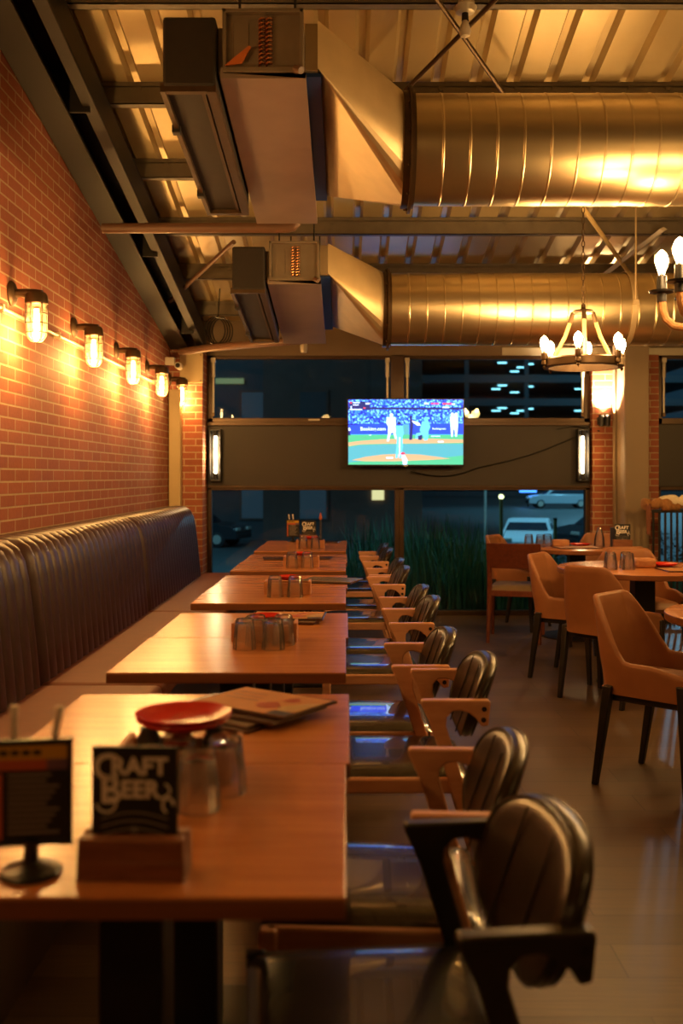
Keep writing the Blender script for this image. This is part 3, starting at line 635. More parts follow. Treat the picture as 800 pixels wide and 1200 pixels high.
banquette(1.98, 4.26, 4.265, 'nearest banquette segment, cut by the left edge of the photo'); banquette(4.272, 6.56, 6.565, 'middle banquette segment with channel-stitched dark leather back'); banquette(6.572, 8.92, 9.22, 'farthest banquette segment, ending beside the left brick pier')

# ------------------------------------------------------------------ long row of square tables
def square_table(label=''):
    t = thing('dining_table', label, 'table', (0,0,0), 0, 'square dining tables in the long row')
    MB().box(-.36, .36, -.3245, .3245, .717, .75).build('tabletop', M['table'], t, smooth=0, bevel=.002)
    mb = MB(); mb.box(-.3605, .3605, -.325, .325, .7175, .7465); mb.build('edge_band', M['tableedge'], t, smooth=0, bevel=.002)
    MB().box(-.055, .055, -.055, .055, .02, .70).build('pedestal', M['black'], t, smooth=0, bevel=.008)
    MB().box(-.22, .22, -.22, .22, 0, .02).build('base_plate', M['black'], t, smooth=0, bevel=.006)
    MB().box(-.2, .2, -.2, .2, .70, .717).build('mounting_plate', M['black'], t, smooth=0)
    return t
GR = [1.395, 2.99, 4.62, 6.20, 7.80]
tb0 = None
GN = ['nearest', 'second', 'middle', 'fourth', 'farthest']
for g, ya in enumerate(GR):
    for h in (0, 1):
        lab = 'square wooden table, %s half of the %s table pair in the row' % (['front', 'back'][h], GN[g])
        loc = (-.36+(.008 if h else 0), ya+.325+h*.652, 0)
        if tb0 is None: tb0 = square_table(lab); tb0.location = loc
        else: dup(tb0, loc, 0, lab)
# ------------------------------------------------------------------ Z-frame armchairs
def z_chair(fm, label):
    t = thing('armchair', label, 'chair', (0,0,0), 0, 'Z-frame armchairs in the long row')
    prof = [(0, .664), (.004, .676), (.202, .676), (.208, .668), (.201, .60), (.181, .597), (.166, .620), (.145, .637), (.118, .645), (.095, .643), (.078, .625), (.076, .60), (.148, .36), (.246, 0), (.212, 0), (.115, .33), (.03, .60)]
    for s in (-1, 1):
        mb = MB(); y = s*.235
        mb.prism(prof, lambda a, b, q: (a, q, b), y-.016, y+.016)
        fr = mb.build('side_frame', fm, t, smooth=25, bevel=.007, seg=3)
        for zx, zz in ((.188, .650), (.186, .618)):
            for q in (y-.0165, y+.0165):
                b = MB().lathe([(.001, -.0015), (.0075, -.0015), (.0075, .0015), (.001, .0015)], 12, (zx, q, zz), 'y')
                b.build('bolt', M['black'], fr)
        MB().hexa([(-.29,y-.015,0),(-.265,y-.015,0),(-.265,y+.013,0),(-.29,y+.013,0),(-.30,y-.018,.44),(-.262,y-.018,.44),(-.262,y+.018,.44),(-.30,y+.018,.44)]).build('leg', fm, t, bevel=.006)
        MB().box(-.29, .13, y-.013-(.008*s), y+.013-(.008*s), .395, .44).build('seat_rail', fm, t, bevel=.006)
    for x in (-.285, .105):
        MB().box(x, x+.024, -.22, .22, .385, .43).build('cross_rail', fm, t, bevel=.005)
    # domed seat
    def fs(u, v):
        a, b = u*2-1, v*2-1
        h = max(0, (1-abs(a)**5)*(1-abs(b)**5))**.45
        return (-.075+a*.225, b*.222*(1-.05*(a > 0)*a), .434+.032*h)
    mb = MB(); mb.grid(fs, 20, 20); mb.box(-.29, .14, -.215, .215, .415, .434)
    mb.build('seat', M['seatvinyl'], t, smooth=60)
    # curved, tilted back pad
    N, K = 40, 7; HY, HZ = .222, .118
    def outline(a):
        c, s = math.cos(a), math.sin(a); e = 2/2.6
        y = HY*math.copysign(abs(c)**e, c); z = HZ*math.copysign(abs(s)**e, s)
        if z < 0: y *= 1-.12*(z/HZ)**2
        return y, z
    def place(y, z, off):   # off = forward distance from the middle surface
        x = .197 + .36*z - .62*y*y - off
        return (x, y, .645+z)
    mb = MB()
    for side in (1, -1):
        rings = []
        for k in range(K+1):
            f = max(1e-3, 1-k/K) if k else 1.0
            th = .016+.016*math.sqrt(max(0, 1-f**2.2)) if side > 0 else .016+.010*math.sqrt(max(0, 1-f**2.2))
            rings.append([place(outline(2*math.pi*i/N)[0]*f, outline(2*math.pi*i/N)[1]*f, side*th) for i in range(N)])
        if side < 0: rings = [list(r) for r in rings]
        if side > 0: front = rings
        else: back = rings
    edge = [[place(outline(2*math.pi*i/N)[0]*1.03, outline(2*math.pi*i/N)[1]*1.05, 0) for i in range(N)]]
    mb.loft(front[::-1]+edge+back, caps=False)
    bk = mb.build('backrest', M['blackleather'], t, smooth=60)
    for off in (.016, -.016):
        MB().tube([place(outline(2*math.pi*i/N)[0]*1.008, outline(2*math.pi*i/N)[1]*1.012, off) for i in range(N)], .003, 6, closed=True).build('piping', M['blackleather'], bk)
    for sy in (-.075, .075):
        MB().tube([place(sy*1.0, HZ*(-.9+1.8*i/10), .0335) for i in range(11)], .0022, 5).build('stitch_line', M['black'], bk)
    return t
CH_ = [(.135, 1.68, 6), (.139, 2.205, -3), (.222, 3.2, 0), (.155, 3.735, 1), (.19, 4.75, 1), (.178, 5.24, 0), (.148, 6.35, 3), (.15, 6.96, 1), (.12, 8.0, 2), (.11, 8.56, 0)]
zb_ = z_chair(M['blackframe'], 'black-framed armchair with black leather pad, nearest the camera'); zb_.location = (CH_[0][0], CH_[0][1], 0); zb_.rotation_euler.z = R(CH_[0][2])
zw = None
for k, (x, y, a) in enumerate(CH_[1:]):
    lab = ['wood-framed armchair directly behind the black-framed one', 'third armchair of the row, its two arm bolts facing the camera', 'fourth armchair of the row, beside the second table pair', 'fifth armchair of the row, front seat at the middle table pair',
           'sixth armchair of the row, back seat at the middle table pair', 'seventh armchair of the row, front seat at the fourth table pair', 'eighth armchair of the row, back seat at the fourth table pair', 'ninth armchair of the row, next to last before the window', 'farthest armchair of the row, right by the window'][k]
    if zw is None: zw = z_chair(M['chairwood'], lab); zw.location = (x, y, 0); zw.rotation_euler.z = R(a)
    else: dup(zw, (x, y, 0), R(a), lab)

# ------------------------------------------------------------------ round tables and tan chairs on the right
def round_table(c, r, label, ped=.05):
    t = thing('round_table', label, 'table', (c[0], c[1], 0), 0, 'round dining tables')
    MB().lathe([(.001,.7495), (r-.006,.7495), (r-.002,.748), (r-.001,.74)], 64).build('tabletop', M['table'], t, smooth=30)
    MB().lathe([(.001,.714), (r-.004,.714), (r,.718), (r,.745), (r-.003,.748)], 64).build('edge_band', M['tableedge'], t, smooth=30)
    MB().box(-.065,.065,-.065,.065,.02,.70).build('pedestal', M['black'], t, smooth=0, bevel=.006)
    MB().lathe([(.001,.026), (.1,.026), (.27,.014), (.29,.008), (.29,0), (.001,0)], 40).build('base_plate', M['black'], t)
    MB().box(-.2,.2,-.2,.2,.70,.714).build('mounting_plate', M['black'], t, smooth=0)
    return t
RT1, RT2, RT3 = (1.93, 8.35), (1.92, 6.45), (1.83, 4.25)
round_table(RT1, .48, 'farthest round table, beside the dark column and window'); round_table(RT2, .54, 'middle round table with pale glare and four tumblers'); round_table(RT3, .45, 'round table cut by the right edge, in front of the tan chair')
def tub_chair(label=''):
    """faces +x; shell sweeps from arm round the back to the other arm"""
    t = thing('tub_chair', label, 'chair', (0,0,0), 0, 'tan tub chairs')
    path = []
    def arc(cx, cy, r, a0, a1, n):
        for i in range(n+1):
            a = R(a0+(a1-a0)*i/n); path.append((cx+r*math.cos(a), cy+r*math.sin(a)))
    n1 = 12
    for i in range(n1): path.append((.235-.345*i/n1, .245))
    arc(-.11, .125, .12, 90, 180, 8)
    for i in range(1, 8): path.append((-.23, .125-.25*i/8))
    arc(-.11, -.125, .12, 180, 270, 8)
    for i in range(1, n1+1): path.append((-.11+.345*i/n1, -.245))
    n = len(path)
    def hz(x):
        u = min(1, max(0, (x+.222)/.155)); u = u*u*(3-2*u)
        h = .815*(1-u)+.545*u
        if x > .05: h -= .03*(x-.05)/.185
        if x > .20: h -= .02*((x-.20)/.035)**2
        return h
    def shell(i, z, off):
        x, y = path[i]; a, b = path[max(i-1, 0)], path[min(i+1, n-1)]
        tx, ty = b[0]-a[0], b[1]-a[1]; l = math.hypot(tx, ty); nx, ny = ty/l, -tx/l      # to the inside
        back = max(0, min(1, (-x+.02)/.2)); k = max(0, z-.46)
        x2, y2 = x+nx*(-off), y+ny*(-off)
        x2 -= back*.22*k; y2 *= 1-.62*back*max(0, z-.56) + (.10*max(0, .52-z)*-1)
        return (x2, y2, z)
    rows = []; NZ = 9
    for i in range(n):
        h = hz(path[i][0]); col = []
        out = [(.405+(h-.405)*j/NZ, .017) for j in range(NZ)]+[(h-.012, .016), (h-.003, .010), (h, 0), (h-.003, -.010), (h-.012, -.016)]
        inn = [(.405+(h-.405)*j/NZ, -.017) for j in range(NZ-1, -1, -1)]
        rows.append([shell(i, z, -o) for z, o in out+inn])
    SM = Matrix.Diagonal((.88, .87, 1, 1)); mb = MB(); mb.T = SM; mb.loft(rows, caps=True, closed=True)
    mb.build('shell', M['tan'], t, smooth=50)
    def fs(u, v):
        a, b = u*2-1, v*2-1; h = max(0, (1-abs(a)**6)*(1-abs(b)**6))**.4
        return (.01+a*.235, b*.222, .425+.055*h)
    mb = MB(); mb.T = SM; mb.grid(fs, 16, 16); mb.box(-.2, .24, -.215, .215, .40, .43); mb.build('seat', M['tan'], t, smooth=60)
    mb = MB(); mb.T = SM; mb.box(-.19, .21, -.225, .225, .372, .402); mb.build('underframe', M['blackwood'], t, smooth=0, bevel=.006)
    for sx in (-1, 1):
        for sy in (-1, 1):
            tx, ty = (.205 if sx > 0 else -.17), sy*.238
            bx, by = (.225 if sx > 0 else -.245), sy*.25
            top = .57 if sx > 0 else .53; w = .024
            ky = sy*.012
            mb = MB(); mb.T = SM; mb.hexa([(bx-.015,by-.015,0),(bx+.015,by-.015,0),(bx+.015,by+.015,0),(bx-.015,by+.015,0),(tx-w,ty-w+ky,top-.09),(tx+w,ty-w+ky,top-.09),(tx+w,ty+w+ky,top-.09),(tx-w,ty+w+ky,top-.09)]).build('leg', M['blackwood'], t, bevel=.005)
    return t
def facing(dx, dy): return math.atan2(dy, dx)
TUBS = [((1.39, 4.345), (.73, -.68), 'nearest tan tub chair with black legs, beside the right-edge round table'),
        ((1.60, 6.0), (.76, .65), 'tan tub chair showing its outer back, under the middle round table'),
        ((1.525, 6.68), (.82, -.57), 'tan tub chair at the left side of the middle round table'),
        ((2.10, 7.02), (.12, -.99), 'tan tub chair behind the middle round table, facing the camera'),
        ((1.54, 8.82), (.85, -.53), 'tan tub chair behind the reddish wooden chair'),
        ((2.24, 8.95), (-.45, -.89), 'tan tub chair behind the farthest round table, before the brick pier'),
        ((2.02, 7.68), (-.25, .97), 'tan tub chair turned away at the near side of the farthest round table')]
tu = None
for (x, y), (dx, dy), lab in TUBS:
    if tu is None: tu = tub_chair(lab); tu.location = (x, y, 0); tu.rotation_euler.z = facing(dx, dy)
    else: dup(tu, (x, y, 0), facing(dx, dy), lab)
# reddish wooden chair (faces +x locally)
t = thing('wooden_chair', 'reddish wooden chair with khaki seat pad, its back to the camera', 'chair', (1.40, 8.20, 0), facing(.24, .97))
for s in (-1, 1):
    MB().tube([(-.26, s*.205, 0), (-.205, s*.20, .25), (-.195, s*.195, .44), (-.225, s*.195, .62), (-.275, s*.19, .80)], [.015,.019,.021,.018,.014], 10).build('rear_leg', M['redwood'], t)
    MB().tube([(.21, s*.21, 0), (.20, s*.205, .42)], [.014,.020], 10).build('leg', M['redwood'], t)
    MB().box(-.19, .2, s*.2-.011, s*.2+.011, .37, .42).build('seat_rail', M['redwood'], t, bevel=.004)
for x in (-.2, .195): MB().box(x-.011, x+.011, -.2, .2, .37, .42).build('cross_rail', M['redwood'], t, bevel=.004)
def sp(u, v):
    z = .60+.205*v; y = (u-.5)*.43; x = -.222-.25*(z-.62)*1.15-.035*(1-(2*u-1)**2)
    return (x, y, z)
mb = MB(); nu, nv = 14, 6
fr_ = [[(sp(i/nu, j/nv)[0]+.009, *sp(i/nu, j/nv)[1:]) for j in range(nv+1)]+[(sp(i/nu, j/nv)[0]-.009, *sp(i/nu, j/nv)[1:]) for j in range(nv, -1, -1)] for i in range(nu+1)]
mb.loft(fr_); mb.build('backrest', M['redwood'], t, smooth=40, bevel=.004)
def fs(u, v):
    a, b = u*2-1, v*2-1; h = max(0, (1-abs(a)**5)*(1-abs(b)**5))**.45
    return (.005+a*.215, b*.21, .42+.045*h)
mb = MB(); mb.grid(fs, 16, 16); mb.box(-.2, .21, -.2, .2, .405, .424); mb.build('seat', M['khaki'], t, smooth=60)
# black slatted rail with woolly throw
t = thing('railing', 'black vertical-bar railing beside the dark column, before the right window', 'railing', (2.72, 8.85, 0))
for k in range(22): MB().box(.012+k*.053-.009, .012+k*.053+.009, -.009, .009, .05, 1.02).build('bar', M['black'], t, smooth=0, bevel=.003)
MB().box(0, 1.15, -.018, .018, 1.015, 1.045).build('top_rail', M['black'], t, smooth=0, bevel=.004)
MB().box(0, 1.15, -.018, .018, .03, .06).build('bottom_rail', M['black'], t, smooth=0, bevel=.004)
for x in (.03, 1.12): MB().box(x-.03, x+.03, -.12, .12, 0, .03).build('foot', M['black'], t, smooth=0, bevel=.004)
t = thing('woolly_throw', 'tan and cream woolly throw rolled along the top of black railing', 'throw', (2.72, 8.85, 1.045))
def lump(mb, x0, x1, n, r, zz, yy, amp, seed):
    rnd = random.Random(seed); n *= 4; P = []; Rr = []; ph = rnd.random()
    for i in range(n+1):
        u = i/n; x = x0+(x1-x0)*u; e = min(1, 6*u, 6*(1-u))**.5
        P.append((x, yy+.012*math.sin(x*23+seed), zz+.010*math.sin(x*31+seed*2)))
        Rr.append(r*(.72+.35*abs(math.sin(math.pi*(x/.095+ph)))**.6+rnd.uniform(-.06, .06)*amp*4)*max(.3, e))
    mb.tube(P, Rr, 16)
    mb.v = [Vector((v.x+rnd.uniform(-.003, .003), v.y+rnd.uniform(-.005, .005), v.z+rnd.uniform(-.005, .005))) for v in mb.v]; return mb
lump(MB(), -.08, 1.12, 26, .058, .045, -.01, .24, 3).build('wool_roll', M['fur'], t, smooth=70, sub=1)
lump(MB(), .015, 1.1, 18, .050, .082, -.016, .4, 5).build('cream_wool', M['cream_fur'], t, smooth=70, sub=1)
lump(MB(), -.085, -.02, 4, .05, .035, -.005, .1, 8).build('rolled_end', M['fur'], t, smooth=70, sub=1)
mb = MB(); mb.hexa([(-.065,-.064,-.22),(-.03,-.064,-.22),(-.03,-.058,-.22),(-.065,-.058,-.22),(-.07,-.05,.05),(-.025,-.05,.05),(-.025,-.044,.05),(-.07,-.044,.05)]); mb.build('strap', M['seatleather'], t, bevel=.002)
# ------------------------------------------------------------------ things on the tables
ZT = .75
def tumbler(label=''):
    mb = MB(); mb.lathe([(.036, 0), (.040, 0), (.0405, .004), (.0375, .05), (.033, .085), (.0315, .098), (.027, .104), (.001, .104)], 12)
    mb.lathe([(.036, 0), (.0345, .045), (.030, .08), (.026, .088), (.001, .090)], 12)
    o = mb.build('tumbler', M['glass'], None, smooth=20); return tag(o, label, 'glass')
gl0 = tumbler()
first_glass = [True]
def glass(x, y, label, group, z=ZT):
    if first_glass[0]: o = gl0; first_glass[0] = False
    else: o = gl0.copy(); COL.objects.link(o)
    o.location = (x, y, z+.0005); o.rotation_euler.z = random.uniform(0, .5); o['label'] = label; o['group'] = group; return o
def caddy(x, y, label, rz=0, w=.22, jh=.45):
    t = thing('condiment_caddy', label, 'caddy', (x, y, ZT), rz, 'wooden table caddies')
    mb = MB(); mb.box(-w/2, w/2, -.055, -.045, 0, .06); mb.box(-w/2, w/2, .045, .055, 0, .06); mb.box(-w/2, w/2, -.055, .055, 0, .008)
    mb.build('tray', M['caddy'], t, smooth=0, bevel=.002)
    for s in (-1, 1): MB().box(s*w/2-.006, s*w/2+.006, -.055, .055, 0, .068).build('end_panel', M['caddy'], t, smooth=0, bevel=.002)
    for k in range(3): MB().lathe([(.001, 0), (.024, 0), (.025, .06*jh), (.018, .072*jh), (.018, .086*jh), (.001, .088*jh)], 14, (-.065+.065*k, 0, .009)).build('jar', M['dish'], t)
    return t
def plate(x, y, z, label, r=.09, group='red plates'):
    o = MB().lathe([(.001, .004), (r*.62, .004), (r*.86, .012), (r, .02), (r+.002, .022), (r+.001, .024), (r*.85, .017), (r*.62, .009), (.001, .008)], 40).build('plate', M['red'])
    o.location = (x, y, z-.0035); return tag(o, label, 'plate', group)
def menu(x, y, z, rz, kind, label, w=.30, h=.215, th=.007, group='menus'):
    t = thing('menu', label, 'menu', (x, y, z), rz, group)
    MB().box(-w/2, w/2, -h/2, h/2, .0, th).build('cover', M['menudark'] if kind != 'grey' else M['menugrey'], t, smooth=0, bevel=.002)
    if kind == 'kraft':
        mb = MB(); mb.box(-w/2+.008, w/2-.008, -h/2+.008, h/2-.008, th, th+.0006)
        mb.cur = 1; mb.prism([(.0,-.02),(.04,.01),(.08,-.03),(.06,-.06),(.02,-.055)], lambda a, b, q: (a, b, q), th+.0006, th+.0009)
        mb.prism([(.03,.03),(.06,.07),(.085,.04),(.07,.02)], lambda a, b, q: (a, b, q), th+.0006, th+.0009)
        mb.cur = 2; mb.prism([(.07,-.03),(.11,.03),(.14,.06),(.14,-.04),(.1,-.07)], lambda a, b, q: (a, b, q), th+.0006, th+.0009)
        mb.cur = 3; mb.box(.085, .142, -.098, -.06, th+.0006, th+.001)
        mb.cur = 4
        for k in range(3): mb.box(-.12, -.03+.01*k, .05-.03*k, .058-.03*k, th+.0006, th+.0008)
        mb.build('printed_sheet', [M['kraft'], M['menured'], M['menucream'], M['menublue'], M['tableedge']], t, smooth=0)
    elif kind == 'bordered':
        MB().box(-w/2+.012, w/2-.012, -h/2+.012, h/2-.012, th, th+.0006).build('printed_sheet', M['kraft'], t, smooth=0)
    return t
# nearest pair: tumblers, caddy, plates, menus
for k, (x, y, lab) in enumerate([(-.262, 1.765, 'upside-down tumbler nearest the camera on the nearest table, right of card'), (-.352, 1.775, 'upside-down tumbler half behind the black craft beer card'), (-.225, 1.862, 'upside-down tumbler at back right, touching the near caddy'), (-.315, 1.868, 'upside-down tumbler at back left before the near caddy')]):
    glass(x, y, lab, 'tumblers on the nearest table')
caddy(-.325, 1.975, 'wooden caddy under red plates on the nearest table', jh=1)
plate(-.318, 1.955, ZT+.0985, 'lower red plate in the stack on the near caddy'); plate(-.318, 1.955, ZT+.1075, 'top red plate in the stack on the near caddy', .092)
m1 = [(-.30, 2.44, 0, -30, 'dark', 'lowest menu in the fanned stack on the nearest table'), (-.285, 2.47, .0072, -36, 'grey', 'glossy grey menu in the near stack, below the kraft one'),
      (-.23, 2.46, .0145, -34, 'dark', 'dark-edged menu directly under the kraft-covered one'), (-.205, 2.485, .0217, -35, 'kraft', 'kraft-brown illustrated menu on top of the near stack')]
for x, y, dz, a, k, lab in m1: menu(x, y, ZT+.0002+dz, R(a), k, lab, group='menus on the nearest table')
def spread(g, gy, cy, names):
    tn = GN[g]+' table pair'
    glass(-.345, gy, 'upside-down tumbler, left of the front two on the %s' % tn, 'tumblers on the row tables'); glass(-.247, gy, 'upside-down tumbler, right of the front two on the %s' % tn, 'tumblers on the row tables')
    if g == 1:
        glass(-.218, gy+.088, 'upside-down tumbler at back right beside the caddy on the second table pair', 'tumblers on the row tables'); glass(-.312, gy+.088, 'upside-down tumbler at back left before the caddy on the second table pair', 'tumblers on the row tables')
    caddy(-.29, cy, 'wooden caddy with red plates on the %s' % tn)
    plate(-.285, cy, ZT+.0715, 'red plate lying on the caddy of the %s' % tn, .055)
spread(1, 3.40, 3.59, 0); spread(2, 4.86, 4.99, 0); spread(3, 6.39, 6.52, 0); spread(4, 8.08, 8.21, 0)
for x, y, dz, a, k, lab in [(-.27, 4.06, 0, -4, 'dark', 'lower dark menu on the second table pair'), (-.255, 4.07, .0072, -9, 'grey', 'glossy grey middle menu on the second table pair'), (-.235, 4.075, .0144, -3, 'kraft', 'topmost brown menu on the second table pair')]:
    menu(x, y, ZT+.0002+dz, R(a), k, lab, group='menus on the second table pair')
menu(-.09, 5.55, ZT+.0002, R(-14), 'dark', 'dark lower menu overhanging the aisle edge of the middle table pair'); menu(-.08, 5.57, ZT+.0074, R(-20), 'grey', 'grey glossy upper menu on the middle table pair')
menu(-.44, 7.1, ZT+.0002, R(8), 'dark', 'black menu left of the caddy on the fourth table pair'); menu(-.20, 7.15, ZT+.0002, R(-6), 'dark', 'black menu right of the caddy on the fourth table pair', w=.2)
menu(-.16, 8.9, ZT+.0002, R(-8), 'dark', 'black menu on the farthest table pair, by the window', w=.2)
# stand-up signs
def menu_stand(loc, rz, label):
    t = thing('menu_stand', label, 'sign', loc, rz, 'black menu stands')
    MB().lathe([(.001, 0), (.044, 0), (.046, .004), (.042, .009), (.02, .013), (.012, .02), (.010, .045), (.012, .05), (.001, .05)], 28).build('base', M['blackplastic'], t)
    mb = MB(); w, z0, z1 = .060, .042, .20
    mb.box(-w, w, -.004, .006, z0, z0+.008); mb.box(-w, w, -.004, .006, z1-.008, z1); mb.box(-w, -w+.007, -.004, .006, z0, z1); mb.box(w-.007, w, -.004, .006, z0, z1); mb.box(-w+.003, w-.003, .001, .006, z0+.003, z1-.003)
    mb.build('frame', M['blackplastic'], t, smooth=0, bevel=.0015)
    mb = MB(); a, b = -w+.007, w-.007
    def q(mi, x0, x1, y0, y1, e): mb.cur = mi; mb.box(x0, x1, -.001-e, .001, y0, y1)
    q(0, a, b, z0+.008, z1-.008, 0); q(1, a, b, z1-.03, z1-.009, .0003); q(2, a, b-.03, z1-.046, z1-.03, .0003); q(3, b-.03, b, z1-.046, z1-.03, .0003)
    for k in range(11): q(4, a+.02, b-.012-.006*((k*7) % 4), z0+.018+k*.0085, z0+.0212+k*.0085, .0003)
    q(2, a, a+.012, z0+.01, z1-.05, .0002)
    for k in range(4): q(0, a+.008+k*.016, a+.02+k*.016, z1-.024, z1-.016, .0005)
    mb.build('menu_sheet', [M['chalk'], M['yellow'], M['orange'], M['purple'], M['greyink']], t, smooth=0)
    MB().box(-.03, .03, .006, .03, .08, .084).box(-.03, .03, .027, .03, .08, .14).box(-.03, -.027, .006, .03, .08, .14).box(.027, .03, .006, .03, .08, .14).build('rear_pocket', M['blackplastic'], t, smooth=0)
    return t
def stick(loc, tilt, label, length=.16):
    o = MB().lathe([(.001, 0), (.0055, 0), (.0055, length-.02), (.0065, length-.018), (.0065, length), (.001, length+.002)], 12).build('straw_tube', M['clearplastic'])
    o.location = loc; o.rotation_euler = (R(-3), R(tilt), 0); tag(o, label, 'straw', 'pale straw tubes'); return o
def beer_card(loc, rz, label, s=1.0):
    t = thing('table_card', label, 'sign', loc, rz, 'black craft beer cards in wooden blocks')
    mb = MB(); mb.box(-.078, .078, -.03, -.004, 0, .062); mb.box(-.078, .078, .006, .03, 0, .062); mb.box(-.078, .078, -.03, .03, 0, .03)
    mb.build('wooden_block', M['darkblock'], t, smooth=0, bevel=.003)
    MB().box(-.064, .064, -.003, .004, .031, .19).build('card', M['chalk'], t, smooth=0, bevel=.001)
    mb = MB()
    def on(cx, cz, warp=0): return lambda x, y: (cx+x, -.0036, cz+y+warp*x*x)
    text_on(mb, 'C', .054, on(-.043, .158), .0012); text_on(mb, 'RAFT', .036, on(.007, .160), .0012)
    text_on(mb, 'B', .056, on(-.036, .124), .0012); text_on(mb, 'EER', .036, on(.008, .126), .0012)
    for s_ in (1, -1):
        mb.tube([(-.036-.016*math.cos(a)*.9-.006, -.0036, .105-.012*math.sin(a)) for a in [i*math.pi/8*1.4 for i in range(9)]], .0018, 5)
    mb.tube([(.035+.018*math.cos(a), -.0036, .126+.012*math.sin(a)) for a in [-1.5+i*.35 for i in range(8)]], .0017, 5)
    mb.tube([(.05+.008*math.cos(a), -.0036, .104+.011*math.sin(a)) for a in [i*.45 for i in range(11)]], .0022, 5)
    mb.build('lettering', M['white'], t, smooth=0)
    mb = MB()
    for k in range(3):
        mb.tube([(-.05+.1*i/16, -.0036, .083-.009*k+.010*math.sin(math.pi*i/16)-.003*k) for i in range(17)], .0011, 4)
    text_on(mb, 'M', .013, on(0, .067), .0006); mb.box(-.014, .014, -.0038, -.003, .054, .056)
    mb.build('flourish', M['greyink'], t, smooth=0)
    return t
menu_stand((-.467, 1.478, ZT), R(7), 'black menu stand on round foot at the left of the nearest table')
stick((-.500, 1.501, ZT+.087), -1, 'left pale straw tube standing behind the near menu stand', .155); stick((-.458, 1.503, ZT+.087), 9, 'right pale straw tube leaning behind the near menu stand', .155)
beer_card((-.312, 1.475, ZT), R(-2), 'black craft beer card in wooden block on the nearest table')
menu_stand((-.475, 8.95, ZT), R(0), 'small black menu stand on the farthest table by the window')
stick((-.492, 8.973, ZT+.087), -8, 'left pale straw tube behind the farthest menu stand', .16); stick((-.462, 8.973, ZT+.087), -6, 'right pale straw tube behind the farthest menu stand', .16)
beer_card((-.332, 8.93, ZT), 0, 'black craft beer card on the farthest table of the row')
t = thing('candle', 'tall slim dark candle with orange tip on the farthest table', 'candle', (-.225, 8.92, ZT))
MB().lathe([(.001, 0), (.03, 0), (.03, .006), (.012, .012), (.012, .03), (.001, .03)], 18).build('holder', M['black'], t)
MB().lathe([(.001, .03), (.010, .03), (.009, .20), (.001, .202)], 14).build('stem', M['menublue'], t)
MB().lathe([(.001, .198), (.012, .202), (.014, .22), (.008, .245), (.001, .268)], 14).build('tip', M['orange'], t)
# round-table settings
for i, (dx, dy, lab) in enumerate([(-.245, -.16, 'front left tumbler of four on the middle round table'), (-.135, -.16, 'front right tumbler of four on the middle round table'), (-.225, -.06, 'back left tumbler of four on the middle round table'), (-.125, -.06, 'back right tumbler of four on the middle round table')]): glass(RT2[0]+dx, RT2[1]+dy, 'upside-down '+lab, 'tumblers on the middle round table')
t = thing('condiment_caddy', 'low rounded wooden caddy right of the tumblers on the middle round table', 'caddy', (RT2[0]+.0, RT2[1]-.02, ZT), R(10), 'wooden table caddies')
MB().box(-.07, .07, -.05, .05, 0, .062).build('box', M['caddy'], t, smooth=0, bevel=.02, seg=4)
o = plate(RT2[0]+.15, RT2[1]+.03, ZT+.004, 'red plate on the middle round table beside low caddy', .085)
menu(RT2[0]+.22, RT2[1]-.22, ZT+.0003, R(4), 'bordered', 'brown menu with dark border near the edge of middle round table', w=.34, h=.24)
for i, (dx, dy, lab) in enumerate([(-.40, -.02, 'left tumbler of the three on the farthest round table'), (-.31, -.05, 'middle tumbler of the three on the farthest round table'), (-.235, .02, 'right tumbler of the three on the farthest round table')]): glass(RT1[0]+dx, RT1[1]+dy, 'upside-down '+lab, 'tumblers on the farthest round table')
menu(RT1[0]-.03, RT1[1]-.16, ZT+.0003, R(6), 'bordered', 'brown menu lying on the farthest round table', w=.36, h=.22)
t = thing('condiment_caddy', 'small wooden caddy behind the menu on the farthest round table', 'caddy', (RT1[0]-.12, RT1[1]+.06, ZT), 0, 'wooden table caddies')
MB().box(-.07, .07, -.045, .045, 0, .055).build('box', M['caddy'], t, smooth=0, bevel=.012, seg=3)
plate(RT1[0]+.045, RT1[1]+.04, ZT+.004, 'red plate on the farthest round table', .085)
o = MB().lathe([(.001, 0), (.042, 0), (.044, .004), (.040, .07), (.022, .135), (.014, .16), (.012, .16), (.020, .133), (.037, .07), (.040, .008), (.001, .006)], 24).build('glass_carafe', M['glass'])
o.location = (RT1[0]+.20, RT1[1]+.02, ZT+.0005); tag(o, 'clear tapering glass carafe on the farthest round table', 'carafe')
beer_card((RT1[0]+.375, RT1[1]-.05, ZT), R(-8), 'black craft beer card on the farthest round table')
o = MB().box(-.028, .028, -.012, .012, 0, .16).build('menu_box', M['menublue'], None, smooth=0, bevel=.003); o.location = (RT1[0]+.325, RT1[1]+.035, ZT); tag(o, 'slim dark blue upright holder behind the card on farthest round table', 'holder')
